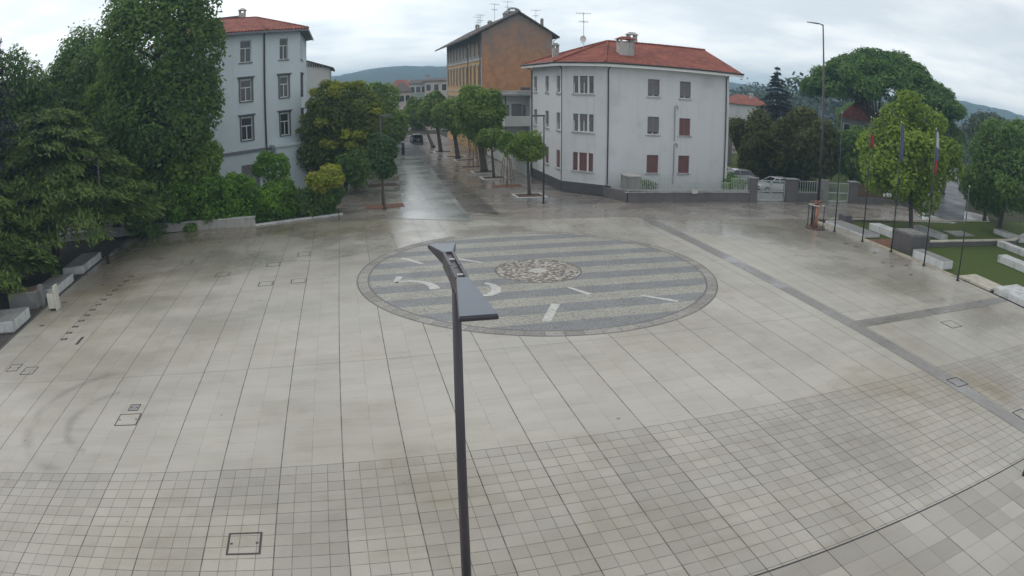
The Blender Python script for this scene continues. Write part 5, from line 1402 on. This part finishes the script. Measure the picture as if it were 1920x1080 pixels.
# --- left side of the street
tufts(broadleaf('big lime tree with yellow-green leaf tufts right of the blue house', 64, (548, 146, 734, 366), None, 40000, .31, 'lime', 46, 41, .34, None, 8, frac=(.13, .38), inner=.7, cull=.5, deep=.45), 64, (560, 150, 722, 355), 34, 141)
broadleaf('pale green street tree behind the lime on the left of the street', 84, (632, 140, 774, 325), None, 21000, .42, 'street', 20, 42, .28, None, 6, inner=.7)
broadleaf('green tree farther down the left of the street', 104, (690, 190, 772, 272), None, 5000, .48, 'street', 14, 43, .25, None, 6)
broadleaf('dark tree in the shade behind the columnar tree', 58, (625, 275, 705, 362), None, 4200, .30, 'deep', 14, 44, .14, None, 5)
q = g3(721, 393)
broadleaf('dark egg-shaped columnar tree hiding a street lamp', 49.4, (684, 236, 748, 354), q, 9000, .23, 'column', 18, 45, .10, None, 4, name='columnar_tree', frac=(.34, .5), inner=.5)
# --- right side of the street
GT = 'street trees on the right of the paved street'
broadleaf('nearest round-headed street tree beside the white house', 53.6, (944, 240, 1038, 312), g3(991, 366), 5600, .24, 'street', 20, 51, .13, None, 6, GT, name='street_tree', frac=(.26, .42))
broadleaf('second round-headed street tree, smaller and behind the nearest', 64.5, (888, 234, 956, 288), g3(925, 333), 4600, .27, 'street', 18, 52, .13, None, 6, GT, name='street_tree', frac=(.26, .42))
broadleaf('big full street tree with thick trunk in front of the orange gable', 70, (834, 152, 952, 282), g3(907, 322), 20000, .36, 'street', 28, 53, .34, None, 8, GT, name='street_tree', frac=(.22, .36), inner=.78)
broadleaf('tall street tree with leaning trunk, fourth from the camera', 83, (808, 174, 884, 262), g3(858, 297), 6500, .38, 'street', 18, 54, .26, None, 7, GT, name='street_tree')
broadleaf('tall street tree in the row below the ochre facade', 93, (778, 166, 848, 252), g3(826, 285), 7000, .42, 'street', 18, 55, .26, None, 7, GT, name='street_tree')
broadleaf('last clear street tree at the far end of the right row', 106, (752, 180, 812, 252), g3(812, 277), 5500, .45, 'street', 16, 56, .24, None, 6, GT, name='street_tree')
def staked(label, p, h, seed):
    rng = np.random.default_rng(seed); p = Vector(p)
    t = thing('staked_sapling', label, 'sapling', p)
    m = MB(); m.tube([p, p + Vector((.03, 0, h * .8))], [.05, .02], 6); m.build('trunk', M_['bark'], t, True)
    for k in range(4):
        a = math.pi / 4 + k * math.pi / 2; q = p + Vector((math.cos(a) * .75, math.sin(a) * .75, 0)); e = p + Vector((math.cos(a) * .38, math.sin(a) * .38, 2.5))
        m = MB(); m.tube([q, e], .045, 6); m.build('stake', M_['wood'], t)
    L = lobes_in((p.x, p.y, h * .72), (.95, .95, h * .30), 9, rng)
    leafy('crown', L, 2300, .22, LEAF['mid'], t, rng)
staked('staked sapling in the reddish mulch between the first two street trees', (14.0, 57.6, 0), 5.2, 61)
staked('staked sapling farther back between the second and third street trees', (13.8, 72.5, 0), 5.4, 62)
# --- right background
D = 92
q = atd(1640, 330, 88)
T = thing('umbrella_pine', 'huge umbrella pine with flat dark green crown and leaning trunk', 'tree', (atd(1668, 330, D).x, atd(1668, 330, D).y, 0))
rng = np.random.default_rng(71); c, rx, rz = crown_box(D, 1522, 92, 1812, 240)
b = org(T); zb = atd(1640, 205, D).z
L = []
side = Vector((math.cos(R(45.5)), -math.sin(R(45.5)), 0))
ztop = atd(1650, 93, D).z; zrim = atd(1800, 205, D).z
cc = atd(1662, 150, D)
for k in range(190):
    r_ = math.sqrt(rng.random()); a = rng.uniform(0, 6.283)
    e = r_ * rx * .96; z = zrim + (ztop - zrim - .8) * (1 - r_ ** 2.3) - rng.random() * .9
    px_ = cc + side * (e * math.cos(a)) + Vector((side.y, -side.x, 0)) * -(e * math.sin(a))
    tilt = -.10 * e * math.cos(a) if math.cos(a) > 0 else .02 * e * math.cos(a)
    rr = rng.uniform(1.1, 2.0)
    L.append((np.array([px_.x, px_.y, z + tilt * .5]), np.array([rr, rr, rr * .62])))
leafy('crown', L, 80000, .46, LEAF['pine'], T, rng, up=.7, jitter=.6, aspect=.45, cull=.45, deep=.6)
m = MB(); base = Vector((b.x, b.y, 0)); fk = atd(1645, 232, D)
m.tube([base, base * .5 + fk * .5 + side * .25, fk], [.75, .6, .5], 10)
for k in range(9):
    a = rng.uniform(0, 6.283); r_ = rng.uniform(.3, .7); e = cc + side * (rx * r_ * math.cos(a)) + Vector((side.y, -side.x, 0)) * (rx * r_ * math.sin(a)); e.z = zrim + rng.uniform(-.2, 1.2)
    m.tube([fk - Vector((0, 0, rng.uniform(0, 1.5))), fk * .55 + e * .45 + Vector((0, 0, -.5)), e], [.24, .15, .06], 7)
m.build('trunk', M_['bark_pine'], T, True)

q = atd(1452, 330, 96)
conifer('dark spire-topped conifer behind the olive-brown trees', (q.x, q.y, 0), atd(1452, 124, 96).z, 5.6, 72, 'spruce', 26, 7, .6, .25, .10, .10, .3, name='conifer_tree', hang=.5, taper=.9)
broadleaf('olive-brown tree right of the white house with a ragged top', 74, (1366, 184, 1486, 362), None, 20000, .40, 'olive', 24, 73, .3, None, 7, frac=(.22, .36))
broadleaf('olive-brown tree behind the tall light mast', 72, (1442, 190, 1576, 362), None, 20000, .40, 'olive', 26, 74, .3, None, 7, frac=(.22, .36))
broadleaf('olive-brown tree filling the gap between its two neighbours', 78, (1418, 205, 1540, 365), None, 14000, .40, 'olive', 22, 174, .2, None, 6, frac=(.22, .36))
broadleaf('dark tree below the red villa roof, between mast and maple', 74, (1548, 226, 1646, 356), None, 9000, .36, 'deep', 16, 75, .2, None, 5)
broadleaf('dark green tree behind the villa roof', 118, (1556, 185, 1640, 262), None, 5000, .5, 'deep', 14, 76, .25, None, 6)
b = g3(1709, 436)
broadleaf('bright yellow-green maple on the lawn behind the flagpoles', 56, (1598, 181, 1802, 412), b, 27000, .33, 'maple', 44, 77, .20, None, 10, name='maple_tree', frac=(.16, .28), inner=.62, up=.55)
b = g3(1874, 428)
broadleaf('dark leaning tree at the right edge with low foliage', 66, (1806, 208, 1990, 430), b, 26000, .38, 'deep', 34, 78, .30, None, 8, frac=(.20, .34))
broadleaf('dark tree with low foliage on the right side of the side road', 74, (1800, 255, 1905, 424), None, 14000, .38, 'deep', 22, 178, .2, None, 6, frac=(.22, .36))
broadleaf('dark tree behind the maple beside the side road', 92, (1735, 208, 1815, 330), None, 7000, .46, 'deep', 18, 79, .3, None, 6)
broadleaf('dark tree farther along the side road at right', 108, (1800, 205, 1925, 300), None, 7000, .5, 'far', 20, 80, .3, None, 6)
broadleaf('bush at the right front corner of the white house behind the railing', 60.8, (1335, 322, 1412, 366), None, 2200, .20, 'hedge', 10, 81, .05, None, 3, name='bush', cat='bush')
broadleaf('clipped dark shrub behind the railing next to the grey meter box', 54.6, (1168, 334, 1240, 372), None, 1800, .18, 'deep', 10, 82, .05, None, 3, name='bush', cat='bush')
# far woods, one mass
def woods(name, az0, az1, D0, D1, n, h, mat, seed, loc):
    rng = np.random.default_rng(seed); L = []
    for k in range(n):
        a = R(rng.uniform(az0, az1)); D = rng.uniform(D0, D1); r_ = h * rng.uniform(.35, .6)
        L.append((np.array([D * math.sin(a), D * math.cos(a), r_ * .8 + rng.random() * h * .3]), np.array([r_ * .8, r_ * .8, r_])))
    o = leafy(name, L, n * 190, h * .11, LEAF[mat], None, rng, loc=loc, cull=.6)
    tag(o, None, None, None, 'stuff')
woods('distant_trees', 25, 75, 165, 300, 130, 13, 'far', 91, (150, 170, 0))
woods('distant_trees', -3, 9, 190, 330, 50, 8, 'far', 92, (15, 250, 0))
woods('distant_trees', -45, -3, 85, 160, 90, 12, 'far', 93, (-60, 110, 0))

# ================================================================== AIR, LIGHT, CAMERA
m = MB(); m.box(-2400, 2400, -260, 2400, -3.0, 68)
hz = bpy.data.materials.new('haze_air'); hz.use_nodes = True; nt = hz.node_tree; nt.nodes.remove(nt.nodes['Principled BSDF'])
pv = nt.nodes.new('ShaderNodeVolumePrincipled'); pv.inputs['Color'].default_value = (.52, .78, 1.0, 1); pv.inputs['Density'].default_value = .00085; pv.inputs['Anisotropy'].default_value = .2
nt.links.new(pv.outputs[0], nt.nodes['Material Output'].inputs['Volume'])
M_['haze'] = hz
tag(m.build('haze', hz), None, None, None, 'stuff')

SUN_EL, SUN_AZ = R(50), R(-48)            # azimuth from +y towards +x: behind the houses, to the left
w = bpy.data.worlds.new('World'); S.world = w; w.use_nodes = True
nt = w.node_tree; bg = nt.nodes['Background']
sky = nt.nodes.new('ShaderNodeTexSky'); sky.sky_type = 'NISHITA'; sky.sun_disc = False
sky.sun_elevation = SUN_EL; sky.sun_rotation = SUN_AZ; sky.air_density = 1.0; sky.dust_density = 3.0
tc = nt.nodes.new('ShaderNodeTexCoord')
class _W: pass
sep = nt.nodes.new('ShaderNodeSeparateXYZ'); nt.links.new(tc.outputs['Generated'], sep.inputs[0])
wx, wy, wz = (Ex(nt, sep.outputs[k]) for k in range(3))
zz = wz.mx(0.0) + .14
comb = nt.nodes.new('ShaderNodeCombineXYZ'); nt.links.new((wx / zz).s, comb.inputs[0]); nt.links.new((wy / zz).s, comb.inputs[1])
def wn(scale, det, rough, dist=.0):
    n = nt.nodes.new('ShaderNodeTexNoise'); n.inputs['Scale'].default_value = scale; n.inputs['Detail'].default_value = det; n.inputs['Roughness'].default_value = rough; n.inputs['Distortion'].default_value = dist
    nt.links.new(comb.outputs[0], n.inputs['Vector']); return Ex(nt, n.outputs[0])
n1, n2 = wn(.55, 5, .52, .3), wn(1.9, 4, .5, .2)
cl = (n1 * .7 + n2 * .3).ramp(.36, .64)
side_l = ((wx * -.62) + (wy * .78)).ramp(-.2, 1.0)          # brighter towards the veiled sun
br = (cl * .20 + .84) * (side_l * .24 + .86) * (wz.ramp(.42, .0) * .42 + 1.0)
def mixrgb(f, a, b):
    n = nt.nodes.new('ShaderNodeMix'); n.data_type = 'RGBA'
    for k, q in ((0, f), (6, a), (7, b)):
        if isinstance(q, Ex): nt.links.new(q.s, n.inputs[k])
        elif isinstance(q, bpy.types.NodeSocket): nt.links.new(q, n.inputs[k])
        else: n.inputs[k].default_value = q
    return n.outputs[2]
cloud = mixrgb(cl, (7.5, 8.05, 8.5, 1), (10.1, 10.1, 9.9, 1))
sc = nt.nodes.new('ShaderNodeVectorMath'); sc.operation = 'SCALE'; nt.links.new(cloud, sc.inputs[0]); nt.links.new(br.s, sc.inputs['Scale'])
fin = mixrgb(.88, sky.outputs[0], sc.outputs[0])
nt.links.new(fin, bg.inputs[0]); bg.inputs[1].default_value = .105

sl = bpy.data.lights.new('sun', 'SUN'); sl.energy = .6; sl.angle = R(30); sl.color = (1, .965, .90)
so = bpy.data.objects.new('sun', sl); COL.objects.link(so)
dv = Vector((math.sin(SUN_AZ) * math.cos(SUN_EL), math.cos(SUN_AZ) * math.cos(SUN_EL), math.sin(SUN_EL)))
so.rotation_euler = dv.to_track_quat('Z', 'Y').to_euler(); so.location = (0, 0, 60)

cd = bpy.data.cameras.new('camera'); cam = bpy.data.objects.new('camera', cd); COL.objects.link(cam); S.camera = cam
cd.type = 'PANO'; cd.panorama_type = 'FISHEYE_LENS_POLYNOMIAL'; cd.sensor_fit = 'HORIZONTAL'; cd.sensor_width = 19.2; cd.sensor_height = 10.8
cd.fisheye_fov = math.pi; cd.fisheye_polynomial_k0 = 0; cd.fisheye_polynomial_k1 = -K1 / 10; cd.fisheye_polynomial_k2 = 0; cd.fisheye_polynomial_k3 = -K3 / 1000; cd.fisheye_polynomial_k4 = 0
cd.shift_x = -DX / 1920; cd.shift_y = DY / 1080; cd.clip_start = .05; cd.clip_end = 6000
A = ROT
cam.matrix_world = Matrix(((A[0, 0], A[0, 2], -A[0, 1], 0), (A[1, 0], A[1, 2], -A[1, 1], 0), (A[2, 0], A[2, 2], -A[2, 1], CAM_H), (0, 0, 0, 1)))
vs = S.view_settings; vs.view_transform = 'Standard'; vs.look = 'None'; vs.exposure = .22; vs.gamma = 1
S.cycles.volume_bounces = 0; S.cycles.max_bounces = 6; S.cycles.diffuse_bounces = 3; S.cycles.glossy_bounces = 3; S.cycles.transparent_max_bounces = 6
